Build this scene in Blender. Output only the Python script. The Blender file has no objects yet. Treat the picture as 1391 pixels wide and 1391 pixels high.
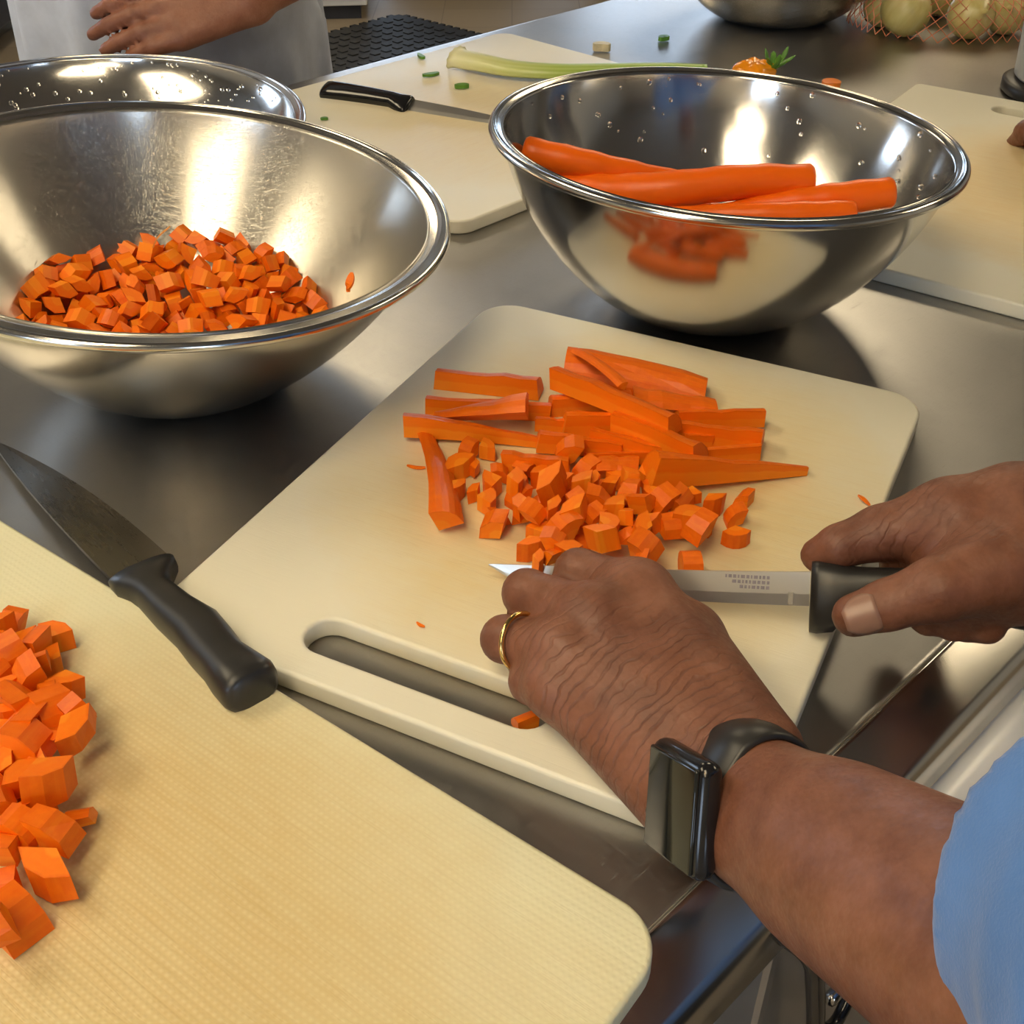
import bpy, bmesh, math, random
import numpy as np
from mathutils import Vector, Matrix, Quaternion, Euler

# ---------------------------------------------------------------- camera, world, lights, exposure
SC = bpy.context.scene
COL = SC.collection
TZ = 0.90                      # height of the steel table top above the floor
CAM_H = 0.42                   # camera above the table top
FOC, PITCH = 1570.0, 0.648     # focal length in pixels of the 1391 frame, pitch below the horizon
cd = bpy.data.cameras.new('camera')
cd.sensor_width = 36.0
cd.lens = 36.0 * FOC / 1391.0
cd.clip_start = 0.02
cam = bpy.data.objects.new('camera', cd)
COL.objects.link(cam)
cam.location = (0, 0, TZ + CAM_H)
cam.rotation_euler = (math.pi / 2 - PITCH, 0, 0)
SC.camera = cam
SC.view_settings.view_transform = 'Standard'
SC.view_settings.look = 'None'
SC.view_settings.gamma = 1.0
SC.view_settings.use_curve_mapping = False
SC.view_settings.exposure = -0.12
w = bpy.data.worlds.new('world')
SC.world = w
w.use_nodes = True
w.node_tree.nodes['Background'].inputs[0].default_value = (0.62, 0.74, 1.0, 1)
w.node_tree.nodes['Background'].inputs[1].default_value = 0.6

LAMPS = [  # ceiling panels: x, y, size x, size y, strength, where
    (-0.75, 3.9, 0.6, 1.2, 11.0, 'beyond the far end of the table, left of its middle'), (0.95, 3.7, 0.6, 1.2, 12.0, 'beyond the far end of the table, right of its middle'),
    (-1.55, 0.9, 0.6, 1.2, 12.0, 'over the left end of the steel table'), (2.7, 2.0, 0.6, 1.2, 13.0, 'to the right beyond the steel table'),
    (-0.45, -0.45, 0.6, 1.2, 11.0, 'over the near edge of the table'), (-0.9, -1.5, 0.6, 1.2, 8.0, 'behind the camera near the wall')]
LAMP_COL = (1.0, 0.83, 0.55)

# ---------------------------------------------------------------- helpers
_F = np.array([0, math.cos(PITCH), -math.sin(PITCH)])
_D = np.array([0, -math.sin(PITCH), -math.cos(PITCH)])
_R = np.array([1.0, 0, 0])

def P(u, v, h=0.0):
    """Point at height h above the table top that stands at this place of the photograph."""
    d = (u - 695.5) / FOC * _R + (v - 695.5) / FOC * _D + _F
    k = (h - CAM_H) / d[2]
    return Vector((k * d[0], k * d[1], TZ + h))

def PD(u, v, depth):
    d = ((u - 695.5) / FOC * _R + (v - 695.5) / FOC * _D + _F) * depth
    return Vector((d[0], d[1], TZ + CAM_H + d[2]))

def tag(o, label=None, cat=None, group=None, kind=None):
    if label: o['label'] = label
    if cat: o['category'] = cat
    if group: o['group'] = group
    if kind: o['kind'] = kind
    return o

def empty(name, loc, label=None, cat=None, group=None, rot=(0, 0, 0)):
    o = bpy.data.objects.new(name, None)
    o.empty_display_size = 0.02
    COL.objects.link(o)
    o.location = loc
    o.rotation_euler = rot
    tag(o, label, cat, group)
    return o

def link(name, me, mat=None, parent=None, loc=None, rot=None):
    o = bpy.data.objects.new(name, me)
    COL.objects.link(o)
    if mat is not None and len(me.materials) == 0:
        me.materials.append(mat)
    if parent is not None: o.parent = parent
    if loc is not None: o.location = loc
    if rot is not None: o.rotation_euler = rot
    return o

def mesh(name, verts, faces, smooth=False):
    me = bpy.data.meshes.new(name)
    me.from_pydata([tuple(v) for v in verts], [], [tuple(f) for f in faces])
    me.update()
    if smooth: me.polygons.foreach_set('use_smooth', [True] * len(me.polygons))
    return me

def bm_mesh(name, bm, smooth=False):
    me = bpy.data.meshes.new(name)
    bmesh.ops.recalc_face_normals(bm, faces=bm.faces)
    bm.to_mesh(me); bm.free()
    if smooth: me.polygons.foreach_set('use_smooth', [True] * len(me.polygons))
    return me

def box_bm(bm, lo, hi, bev=0.0, seg=2):
    r = bmesh.ops.create_cube(bm, size=1.0)
    vs = r['verts']
    for v in vs:
        v.co = Vector([(lo[i] + hi[i]) / 2 + v.co[i] * (hi[i] - lo[i]) for i in range(3)])
    if bev > 0:
        es = list({e for v in vs for e in v.link_edges})
        bmesh.ops.bevel(bm, geom=es, offset=bev, segments=seg, affect='EDGES', profile=0.5)

def box(name, lo, hi, mat, parent=None, bev=0.0, seg=2, smooth=False):
    bm = bmesh.new(); box_bm(bm, lo, hi, bev, seg)
    return link(name, bm_mesh(name, bm, smooth), mat, parent)

def tube_data(pts, rad, n=10, closed=False, caps=True, flat=1.0, up=(0, 0, 1)):
    """verts, faces of a tube along pts; rad may be a list"""
    pts = [Vector(p) for p in pts]
    m = len(pts)
    if not hasattr(rad, '__len__'): rad = [rad] * m
    V, Fc = [], []
    for i, p in enumerate(pts):
        a = pts[(i + 1) % m] if (closed or i < m - 1) else p
        b = pts[i - 1] if (closed or i > 0) else p
        t = (a - b).normalized()
        u = Vector(up) - t * t.dot(Vector(up))
        if u.length < 1e-4: u = Vector((1, 0, 0)) - t * t.x
        u.normalize(); s = t.cross(u)
        for k in range(n):
            an = 2 * math.pi * k / n
            V.append(p + (s * math.cos(an) + u * math.sin(an) * flat) * rad[i])
    for i in range(m if closed else m - 1):
        for k in range(n):
            a = i * n + k; b = i * n + (k + 1) % n
            j = ((i + 1) % m) * n
            Fc.append((a, b, j + (k + 1) % n, j + k))
    if caps and not closed:
        Fc.append(tuple(reversed(range(n))))
        Fc.append(tuple(range((m - 1) * n, m * n)))
    return V, Fc

def tube(name, pts, rad, mat, parent=None, n=10, closed=False, flat=1.0, up=(0, 0, 1)):
    V, Fc = tube_data(pts, rad, n, closed, True, flat, up)
    return link(name, mesh(name, V, Fc, True), mat, parent)

def lathe_data(prof, n=96):
    V, Fc = [], []
    idx = []
    for r, z in prof:
        if r < 1e-6:
            idx.append([len(V)]); V.append((0, 0, z))
        else:
            idx.append(list(range(len(V), len(V) + n)))
            V += [(r * math.cos(2 * math.pi * k / n), r * math.sin(2 * math.pi * k / n), z) for k in range(n)]
    for a, b in zip(idx[:-1], idx[1:]):
        for k in range(n):
            k2 = (k + 1) % n
            if len(a) == 1 and len(b) == 1: continue
            if len(a) == 1: Fc.append((a[0], b[k2], b[k]))
            elif len(b) == 1: Fc.append((a[k], a[k2], b[0]))
            else: Fc.append((a[k], a[k2], b[k2], b[k]))
    return V, Fc

def smooth_line(pts, n=8):
    """Catmull-Rom through the points"""
    pts = [Vector(p) for p in pts]
    q = [pts[0] * 2 - pts[1]] + pts + [pts[-1] * 2 - pts[-2]]
    out = []
    for i in range(1, len(q) - 2):
        for k in range(n):
            t = k / n
            a, b, c, d = q[i - 1], q[i], q[i + 1], q[i + 2]
            out.append(0.5 * ((2 * b) + (c - a) * t + (2 * a - 5 * b + 4 * c - d) * t * t + (3 * b - a - 3 * c + d) * t ** 3))
    out.append(pts[-1])
    return out

# ---------------------------------------------------------------- materials
class N:
    def __init__(self, name):
        self.m = bpy.data.materials.new(name)
        self.m.use_nodes = True
        self.t = self.m.node_tree
        self.b = self.t.nodes['Principled BSDF']
    def n(self, typ, **kw):
        x = self.t.nodes.new(typ)
        for k, v in kw.items(): setattr(x, k, v)
        return x
    def l(self, a, b): self.t.links.new(a, b)
    def co(self, scale=(1, 1, 1), rot=(0, 0, 0), src='Object'):
        tc = self.n('ShaderNodeTexCoord'); mp = self.n('ShaderNodeMapping')
        mp.inputs['Scale'].default_value = scale; mp.inputs['Rotation'].default_value = rot
        self.l(tc.outputs[src], mp.inputs['Vector'])
        return mp.outputs['Vector']
    def noise(self, vec, scale, detail=4, rough=0.55, dist=0.0):
        x = self.n('ShaderNodeTexNoise')
        x.inputs['Scale'].default_value = scale; x.inputs['Detail'].default_value = detail
        x.inputs['Roughness'].default_value = rough; x.inputs['Distortion'].default_value = dist
        if vec is not None: self.l(vec, x.inputs['Vector'])
        return x.outputs['Fac']
    def ramp(self, fac, stops):
        x = self.n('ShaderNodeValToRGB')
        e = x.color_ramp.elements
        while len(e) < len(stops): e.new(0.5)
        for i, (p, c) in enumerate(stops):
            e[i].position = p; e[i].color = (c[0], c[1], c[2], 1) if hasattr(c, '__len__') else (c, c, c, 1)
        self.l(fac, x.inputs['Fac'])
        return x.outputs['Color']
    def mix(self, fac, a, b, mode='MIX'):
        x = self.n('ShaderNodeMix'); x.data_type = 'RGBA'; x.blend_type = mode
        for sock, v in ((x.inputs['Factor'], fac), (x.inputs['A'], a), (x.inputs['B'], b)):
            if hasattr(v, 'is_linked'): self.l(v, sock)
            elif hasattr(v, '__len__'): sock.default_value = (v[0], v[1], v[2], 1)
            else: sock.default_value = v
        # Mix node exposes several sockets of the same name: pick the colour ones
        return x.outputs['Result']
    def mixc(self, fac, a, b, mode='MIX'):
        x = self.n('ShaderNodeMix'); x.data_type = 'RGBA'; x.blend_type = mode
        F, A, B = x.inputs[0], x.inputs[6], x.inputs[7]
        for sock, v in ((F, fac), (A, a), (B, b)):
            if hasattr(v, 'is_linked'): self.l(v, sock)
            elif hasattr(v, '__len__'): sock.default_value = (v[0], v[1], v[2], 1)
            else: sock.default_value = v
        return x.outputs[2]
    def math(self, op, a, b=0.0, clamp=False):
        x = self.n('ShaderNodeMath', operation=op, use_clamp=clamp)
        for sock, v in ((x.inputs[0], a), (x.inputs[1], b)):
            if hasattr(v, 'is_linked'): self.l(v, sock)
            else: sock.default_value = v
        return x.outputs[0]
    def bump(self, h, strength=0.3, dist=0.001):
        x = self.n('ShaderNodeBump')
        x.inputs['Strength'].default_value = strength; x.inputs['Distance'].default_value = dist
        self.l(h, x.inputs['Height']); self.l(x.outputs['Normal'], self.b.inputs['Normal'])
        return x
    def set(self, **kw):
        for k, v in kw.items():
            s = self.b.inputs[k.replace('_', ' ')]
            if hasattr(v, 'is_linked'): self.l(v, s)
            elif hasattr(v, '__len__') and len(v) == 3 and s.type == 'RGBA': s.default_value = (v[0], v[1], v[2], 1)
            else: s.default_value = v
        return self

def plain(name, col, rough=0.5, metal=0.0, var=0.12, scale=30, **kw):
    x = N(name)
    f = x.noise(x.co(), scale, 3)
    c = x.ramp(f, [(0.25, [q * (1 - var) for q in col]), (0.75, [min(1, q * (1 + var)) for q in col])])
    x.set(Base_Color=c, Roughness=rough, Metallic=metal, **kw)
    return x.m

def emit(name, col, s):
    x = N(name)
    x.set(Base_Color=col, Emission_Color=col, Emission_Strength=s, Roughness=0.6)
    return x.m

def steel(name, col, r0, r1, scratch=0.3, stretch=(1, 1, 1), scale=60, bumps=0.05, stain=0.0, aniso=0.0, tang=None, arot=0.25):
    x = N(name)
    a = x.noise(x.co(), 7, 4, 0.6, 0.4)
    b = x.noise(x.co(stretch), scale, 5, 0.7)
    r = x.math('ADD', x.math('MULTIPLY', a, (r1 - r0) * 0.6), x.math('MULTIPLY', b, (r1 - r0) * 0.4))
    r = x.math('ADD', r, r0)
    # fine hairline scratches: thin bands of two stretched wave-like noises
    s1 = x.ramp(x.noise(x.co((9, 320, 60), (0.2, 0.4, 0.7)), 3, 2, 0.5, 0.6), [(0.493, 0), (0.5, 1), (0.507, 0)])
    s2 = x.ramp(x.noise(x.co((300, 11, 70), (0.5, 0.1, 0.35)), 3, 2, 0.5, 0.8), [(0.494, 0), (0.5, 1), (0.506, 0)])
    sc = x.math('MAXIMUM', s1, s2)
    r = x.math('ADD', r, x.math('MULTIPLY', sc, scratch))
    c = x.ramp(a, [(0.3, [q * (0.93 - stain) for q in col]), (0.7, col)])
    if bumps > 0:
        h = x.math('ADD', x.math('MULTIPLY', b, 0.1), x.math('MULTIPLY', sc, 0.8))
        x.bump(h, bumps, 0.0004)
    x.set(Base_Color=c, Roughness=r, Metallic=1.0)
    if aniso > 0:
        t = x.n('ShaderNodeTangent', direction_type='RADIAL', axis=tang or 'Z')
        x.l(t.outputs['Tangent'], x.b.inputs['Tangent'])
        x.set(Anisotropic=aniso, Anisotropic_Rotation=arot)
    return x.m

M = {}
M['table'] = steel('brushed_table_steel', (0.43, 0.415, 0.395), 0.25, 0.41, 0.30, (2.5, 2.5, 2.5), 60, 0.14, 0.10)
M['edge'] = steel('table_edge_steel', (0.60, 0.575, 0.53), 0.16, 0.28, 0.02, (1, 1, 1), 10, 0.0)
M['panel'] = steel('drawer_panel_steel', (0.52, 0.52, 0.53), 0.30, 0.42, 0.05, (1, 1, 1), 40, 0.02)
M['bowl_matt'] = steel('scratched_bowl_steel', (0.62, 0.59, 0.53), 0.25, 0.32, 0.22, (1, 1, 1), 9, 0.22, 0.0, 0.80)
M['bowl_outer'] = steel('dull_bowl_outer_steel', (0.58, 0.55, 0.49), 0.17, 0.23, 0.05, (1, 1, 1), 9, 0.0, 0.0, 0.25)
M['bowl_shiny'] = steel('polished_bowl_steel', (0.66, 0.64, 0.61), 0.12, 0.18, 0.12, (1, 1, 1), 9, 0.01, 0.0, 0.75)
M['bowl_mid'] = steel('worn_bowl_steel', (0.60, 0.57, 0.52), 0.17, 0.25, 0.15, (1, 1, 1), 9, 0.02, 0.0, 0.7)
M['rim'] = steel('rolled_rim_steel', (0.70, 0.68, 0.64), 0.10, 0.16, 0.1, (1, 1, 1), 50, 0.01)
M['blade'] = steel('knife_blade_steel', (0.60, 0.59, 0.56), 0.32, 0.40, 0.05, (2, 60, 60), 20, 0.006)
M['blade_dark'] = steel('reflection_toned_blade_steel', (0.20, 0.185, 0.165), 0.22, 0.34, 0.2, (2, 60, 20), 20, 0.04)  # brown reflections on the blade put into a darker steel colour
M['black'] = plain('black_handle_plastic', (0.018, 0.017, 0.017), 0.38, 0, 0.3, 60)
M['black_gloss'] = plain('glossy_black_plastic', (0.010, 0.010, 0.012), 0.16, 0, 0.2, 60)
M['wall'] = plain('painted_wall', (0.55, 0.52, 0.46), 0.8, 0, 0.06, 3)
M['ceiling'] = plain('ceiling_paint', (0.20, 0.18, 0.155), 0.9, 0, 0.05, 2)
M['white_plastic'] = plain('white_painted_metal', (0.72, 0.70, 0.66), 0.3, 0, 0.04, 10)
M['dark'] = plain('dark_equipment', (0.03, 0.03, 0.035), 0.4, 0, 0.3, 8)
M['lamp'] = emit('lamp_diffuser', LAMP_COL, 1.0)

def board_mat(name, base, mid, stain, centre, size, weave=0.0, wet=0.0, amount=0.75):
    """plastic board: clean margin, knife-worn stained middle (marks stay with the board)"""
    x = N(name)
    v = x.co()
    sep = x.n('ShaderNodeSeparateXYZ'); x.l(v, sep.inputs[0])
    dx = x.math('DIVIDE', x.math('SUBTRACT', sep.outputs['X'], centre[0]), size[0])
    dy = x.math('DIVIDE', x.math('SUBTRACT', sep.outputs['Y'], centre[1]), size[1])
    rr = x.math('ADD', x.math('MULTIPLY', dx, dx), x.math('MULTIPLY', dy, dy))
    big = x.noise(v, 9, 5, 0.6, 0.3)
    rr = x.math('ADD', rr, x.math('MULTIPLY', x.math('SUBTRACT', big, 0.5), 0.9))
    zone = x.ramp(rr, [(0.15, 1), (1.0, 0)])
    grain = x.noise(x.co((1, 6, 1), (0, 0, 0.15)), 40, 6, 0.65)
    f = x.math('MULTIPLY', zone, x.ramp(grain, [(0.3, 0.55), (0.7, 1.0)]))
    c = x.mixc(x.math('MULTIPLY', zone, 0.9), base, mid)
    c = x.mixc(x.math('MULTIPLY', f, amount), c, stain)
    cut = x.ramp(x.noise(x.co((4, 120, 1), (0, 0, 0.3)), 3, 3, 0.5, 0.5), [(0.47, 0), (0.5, 1), (0.53, 0)])
    c = x.mixc(x.math('MULTIPLY', x.math('MULTIPLY', cut, zone), 0.14), c, (0.45, 0.28, 0.10))
    h = x.math('ADD', x.math('MULTIPLY', grain, 0.4), x.math('MULTIPLY', cut, -0.4))
    if weave > 0:
        w1 = x.n('ShaderNodeTexWave', wave_type='BANDS', bands_direction='X'); w1.inputs['Scale'].default_value = 95
        w2 = x.n('ShaderNodeTexWave', wave_type='BANDS', bands_direction='Y'); w2.inputs['Scale'].default_value = 95
        for q in (w1, w2):
            q.inputs['Distortion'].default_value = 0.8; q.inputs['Detail'].default_value = 1
            x.l(v, q.inputs['Vector'])
        wv = x.math('MULTIPLY', w1.outputs['Fac'], w2.outputs['Fac'])
        h = x.math('ADD', h, x.math('MULTIPLY', wv, 1.2))
        c = x.mixc(x.math('MULTIPLY', x.math('MULTIPLY', x.math('SUBTRACT', 1.0, wv), zone), weave), c, (0.50, 0.33, 0.12))
    x.bump(h, 0.25, 0.0005)
    rough = 0.42
    if wet > 0:
        rough = x.ramp(x.noise(x.co(), 16, 4, 0.6), [(0.35, 0.42), (0.85, 0.42 - wet)])
    x.set(Base_Color=c, Roughness=rough, Subsurface_Weight=0.06, Subsurface_Radius=(0.006, 0.005, 0.003))
    return x.m
IVORY = (0.77, 0.735, 0.60)
M['board_a'] = board_mat('board_stained_middle', IVORY, (0.76, 0.68, 0.44), (0.72, 0.56, 0.27), (0.01, 0.02), (0.17, 0.19), 0, 0, 0.95)
M['board_b'] = board_mat('board_fine_weave', (0.74, 0.71, 0.49), (0.73, 0.655, 0.385), (0.63, 0.49, 0.24), (0.11, 0.06), (0.26, 0.19), 0.30, 0, 1.0)
M['board_c'] = board_mat('board_wet_white', (0.78, 0.75, 0.64), (0.78, 0.70, 0.50), (0.74, 0.58, 0.32), (0, -0.04), (0.20, 0.22), 0, 0.16, 0.5)
M['board_d'] = board_mat('board_ochre_middle', IVORY, (0.78, 0.66, 0.41), (0.72, 0.51, 0.22), (0.02, 0.0), (0.18, 0.20), 0, 0, 0.7)

# ---------------------------------------------------------------- room
X0, X1, Y0, Y1, ZC = -3.6, 4.2, -2.6, 8.2, 2.72
def slab(name, lo, hi, mat):
    return tag(box(name, lo, hi, mat), kind='structure')

def floor_mat():
    x = N('quarry_floor')
    b = x.n('ShaderNodeTexBrick'); b.offset = 0.0; b.inputs['Scale'].default_value = 3.3
    b.inputs['Mortar Size'].default_value = 0.008; b.inputs['Brick Width'].default_value = 1; b.inputs['Row Height'].default_value = 1
    b.inputs['Color1'].default_value = (0.30, 0.24, 0.17, 1); b.inputs['Color2'].default_value = (0.27, 0.215, 0.15, 1)
    b.inputs['Mortar'].default_value = (0.20, 0.16, 0.12, 1)
    x.l(x.co(), b.inputs['Vector'])
    x.set(Base_Color=b.outputs['Color'], Roughness=0.45)
    return x.m
slab('floor', (X0, Y0, -0.1), (X1, Y1, 0), floor_mat())
slab('ceiling', (X0, Y0, ZC), (X1, Y1, ZC + 0.1), M['ceiling'])
slab('wall_left', (X0 - 0.12, Y0, 0), (X0, Y1, ZC), M['wall'])
slab('wall_right', (X1, Y0, 0), (X1 + 0.12, Y1, ZC), M['wall'])
slab('wall_near', (X0, Y0 - 0.12, 0), (X1, Y0, ZC), M['wall'])
# far wall built round its window openings
WIN = [(-1.5, -0.2), (0.35, 1.65)]
WZ0, WZ1 = 1.05, 2.25
slab('wall_far', (X0, Y1, 0), (X1, Y1 + 0.12, WZ0), M['wall'])
slab('wall_far_top', (X0, Y1, WZ1), (X1, Y1 + 0.12, ZC), M['wall'])
xs = [X0] + [q for w_ in WIN for q in w_] + [X1]
for i in range(0, len(xs), 2):
    slab('wall_far_pier', (xs[i], Y1, WZ0), (xs[i + 1], Y1 + 0.12, WZ1), M['wall'])
M['pane'] = emit('daylit_frosted_pane', (0.62, 0.78, 1.0), 7.5)
def window(i, axis, a, b, z0, z1, at):
    e = tag(empty('window_%d' % i, (0, 0, 0)), kind='structure')
    def bx(name, lo, hi, mat):
        if axis == 'n': return box(name, (lo[0], at - hi[1] + .1, lo[2]), (hi[0], at - lo[1] + .1, hi[2]), mat, e)
        if axis == 'y': return box(name, (lo[0], at + lo[1], lo[2]), (hi[0], at + hi[1], hi[2]), mat, e)
        return box(name, (at - hi[1], lo[0], lo[2]), (at - lo[1], hi[0], hi[2]), mat, e)
    m_ = (a + b) / 2
    bx('pane', (a + .04, .05, z0 + .04), (m_ - .02, .06, z1 - .04), M['pane'])
    bx('pane', (m_ + .02, .05, z0 + .04), (b - .04, .06, z1 - .04), M['pane'])
    for lo, hi in (((a, .03, z0), (a + .04, .09, z1)), ((b - .04, .03, z0), (b, .09, z1)), ((m_ - .02, .03, z0 + .04), (m_ + .02, .09, z1 - .04)),
                   ((a + .04, .03, z0), (b - .04, .09, z0 + .04)), ((a + .04, .03, z1 - .04), (b - .04, .09, z1))):
        bx('frame_bar', lo, hi, M['white_plastic'])
for i, (a, b) in enumerate(WIN): window(i + 1, 'y', a, b, WZ0, WZ1, Y1)
window(3, 'x', 2.3, 3.7, 1.05, 2.2, X0 + 0.10)
window(4, 'n', -2.3, -1.2, 1.0, 2.2, Y0)
window(5, 'n', 1.0, 2.1, 1.0, 2.2, Y0)

def lamp_mat(s):
    return emit('lamp_diffuser', LAMP_COL, s)
for i, (x, y, sx, sy, s, where) in enumerate(LAMPS):
    e = empty('ceiling_light', (x, y, ZC), 'ceiling light panel ' + where, 'lamp', 'ceiling light panels')
    box('diffuser', (-sx / 2, -sy / 2, -0.018), (sx / 2, sy / 2, -0.006), lamp_mat(s), e)
    for lo, hi in (((-sx / 2 - .03, -sy / 2 - .03, -.03), (-sx / 2, sy / 2 + .03, 0)), ((sx / 2, -sy / 2 - .03, -.03), (sx / 2 + .03, sy / 2 + .03, 0)),
                   ((-sx / 2, -sy / 2 - .03, -.03), (sx / 2, -sy / 2, 0)), ((-sx / 2, sy / 2, -.03), (sx / 2, sy / 2 + .03, 0))):
        box('frame_bar', lo, hi, M['white_plastic'], e)

# ---------------------------------------------------------------- steel work table
TA = 2.3466
TN = Vector((math.cos(TA), math.sin(TA), 0))     # from the cook's edge to the far edge
TT = Vector((TN.y, -TN.x, 0))                    # along the table
TW = 1.0508
T0, T1 = -1.15, 2.3
torg = TN * 0.1316
table = empty('steel_work_table', (torg.x, torg.y, TZ), 'brushed stainless steel work table under the boards and bowls', 'table',
              rot=(0, 0, math.atan2(TT.y, TT.x)))
def tl(p):
    """world point -> table coordinates (along, across, up from top)"""
    q = Vector(p) - Vector((torg.x, torg.y, TZ))
    return Vector((q.dot(TT), q.dot(TN), q.z))
# sheet profile from under the front lip over the raised edge to the far lip
prof = [(0.012, -0.046), (-0.006, -0.046), (-0.0075, -0.043), (-0.0078, -0.016)]
for k in range(0, 9):
    a = math.pi - k * math.radians(64) / 8
    prof.append((0.0012 + 0.009 * math.cos(a), -0.0148 + 0.009 * math.sin(a)))
prof += [(0.0195, 0.0036), (0.0208, 0.0041), (0.0222, 0.0036), (0.0234, 0.0014), (0.0245, 0.0002), (0.027, 0.0)]
prof += [(TW * k / 6, 0.0) for k in range(1, 6)]
prof += [(TW - 0.012, 0.0)]
for k in range(1, 7):
    a = math.pi / 2 - k * math.pi / 2 / 6
    prof.append((TW - 0.010 + 0.010 * math.cos(a), -0.010 + 0.010 * math.sin(a)))
prof += [(TW, -0.045), (TW - 0.015, -0.045)]
V, Fc = [], []
nt = 24
for i in range(nt + 1):
    t_ = T0 + (T1 - T0) * i / nt
    V += [(t_, y, z) for y, z in prof]
npf = len(prof)
for i in range(nt):
    for k in range(npf - 1):
        a = i * npf + k
        Fc.append((a, a + npf, a + npf + 1, a + 1))
me = mesh('table_top', V, Fc, True)
me.materials.append(M['table']); me.materials.append(M['edge'])
for p in me.polygons:
    c = p.center
    if c.y < 0.0245: p.material_index = 1
top = link('table_top', me, None, table)
for tx in (T0 + .06, T1 - .06, (T0 + T1) / 2):
    for ty in (0.08, TW - 0.07):
        bm = bmesh.new(); bmesh.ops.create_cone(bm, cap_ends=True, segments=20, radius1=.021, radius2=.021, depth=TZ - .05)
        bmesh.ops.translate(bm, verts=bm.verts, vec=(tx, ty, -TZ / 2 - 0.01))
        link('leg', bm_mesh('leg', bm, True), M['edge'], table)
box('under_shelf', (T0 + .05, 0.07, -0.66), (T1 - .05, TW - .06, -0.63), M['panel'], table, .004)
box('apron', (T0 + .05, 0.03, -0.12), (0.262, 0.045, -0.012), M['panel'], table, .002)
box('back_apron', (T0 + .05, TW - .05, -0.12), (T1 - .05, TW - .035, -0.012), M['panel'], table, .002)
# drawer case right of the seam with its pale double pull rail
box('drawer_case', (0.287, 0.03, -0.42), (1.12, 0.62, -0.014), M['panel'], table, .003)
d = box('drawer_front', (0.292, -0.004, -0.36), (1.115, 0.028, -0.020), M['panel'], table, .004)
for z in (-0.061, -0.089):
    link('pull_rail', mesh('pull_rail', *tube_data([(0.39, -0.012, z), (1.10, -0.012, z)], 0.0115, 14, flat=.95), True), M['white_plastic'], d)
box('rail_backing', (0.39, -0.014, -0.090), (1.10, -0.003, -0.056), M['white_plastic'], d, .002)
# dark looped handle with bright catch seen below the forearm
hp = smooth_line([(0.286, -0.004, -0.029), (0.290, -0.016, -0.034), (0.297, -0.020, -0.050), (0.306, -0.020, -0.078), (0.316, -0.020, -0.112), (0.323, -0.020, -0.140), (0.332, -0.020, -0.185), (0.340, -0.016, -0.23), (0.342, -0.004, -0.245)], 8)
hd = tube('looped_handle', hp, 0.0046, M['black_gloss'], table, 12)
tag(hd, 'dark looped pull')
tube('catch_hook', smooth_line([(0.325, -0.020, -0.136), (0.334, -0.022, -0.148), (0.346, -0.022, -0.150), (0.358, -0.018, -0.140), (0.362, -0.004, -0.136)], 6), 0.0034, M['black_gloss'], table, 10)
bm = bmesh.new(); box_bm(bm, (0.336, -0.021, -0.136), (0.352, -0.014, -0.127), .003)
tag(link('catch', bm_mesh('catch', bm, True), M['rim'], table), 'bright metal catch')

# ---------------------------------------------------------------- cutting boards
def board(name, label, mat, ang, a0, a1, b0, b1, r, z0=0.0, th=0.0128, slot=None, bev=0.0022, tilt=None):
    """rounded board through a filled curve; local origin at the centre of its underside"""
    ca, sa = math.cos(ang), math.sin(ang)
    w_, h_ = (a1 - a0) / 2, (b1 - b0) / 2
    ca_, cb_ = (a0 + a1) / 2, (b0 + b1) / 2
    cu = bpy.data.curves.new(name, 'CURVE'); cu.dimensions = '2D'; cu.fill_mode = 'BOTH'
    def loop(pts):
        s = cu.splines.new('POLY'); s.points.add(len(pts) - 1); s.use_cyclic_u = True
        for p, q in zip(s.points, pts): p.co = (q[0], q[1], 0, 1)
    out = []
    for cx, cy, st in ((w_ - r, h_ - r, 0), (-w_ + r, h_ - r, 90), (-w_ + r, -h_ + r, 180), (w_ - r, -h_ + r, 270)):
        for k in range(13):
            an = math.radians(st + 90 * k / 12)
            out.append((cx + (r - bev) * math.cos(an), cy + (r - bev) * math.sin(an)))
    loop(out)
    if slot:
        sx0, sx1, sy, sr = slot
        sx0 -= ca_; sx1 -= ca_; sy -= cb_
        pts = []
        for k in range(13):
            an = math.radians(-90 + 180 * k / 12); pts.append((sx1 + (sr + bev) * math.cos(an), sy + (sr + bev) * math.sin(an)))
        for k in range(13):
            an = math.radians(90 + 180 * k / 12); pts.append((sx0 + (sr + bev) * math.cos(an), sy + (sr + bev) * math.sin(an)))
        loop(pts)
    cu.extrude = th / 2 - bev; cu.bevel_depth = bev; cu.bevel_resolution = 3
    tmp = bpy.data.objects.new('tmp', cu); COL.objects.link(tmp)
    me = bpy.data.meshes.new_from_object(tmp.evaluated_get(bpy.context.evaluated_depsgraph_get()))
    bpy.data.objects.remove(tmp); bpy.data.curves.remove(cu)
    me.name = name
    me.transform(Matrix.Translation((0, 0, th / 2)))
    me.materials.clear()
    o = link(name, me, mat)
    me.shade_smooth() if False else None
    me.polygons.foreach_set('use_smooth', [True] * len(me.polygons))
    me.set_sharp_from_angle(angle=math.radians(50)) if hasattr(me, 'set_sharp_from_angle') else None
    o.location = (ca_ * ca - cb_ * sa, ca_ * sa + cb_ * ca, TZ + z0)
    o.rotation_euler = (0, 0, ang)
    tag(o, label, 'cutting board')
    return o
BA = -0.4619
board_a = board('cutting_board', 'cream plastic cutting board with a handle slot, carrot sticks and dice on it', M['board_a'], BA, -0.3731, -0.047, 0.3145, 0.719, 0.026,
                slot=(-0.277, -0.165, 0.346, 0.0125))
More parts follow.
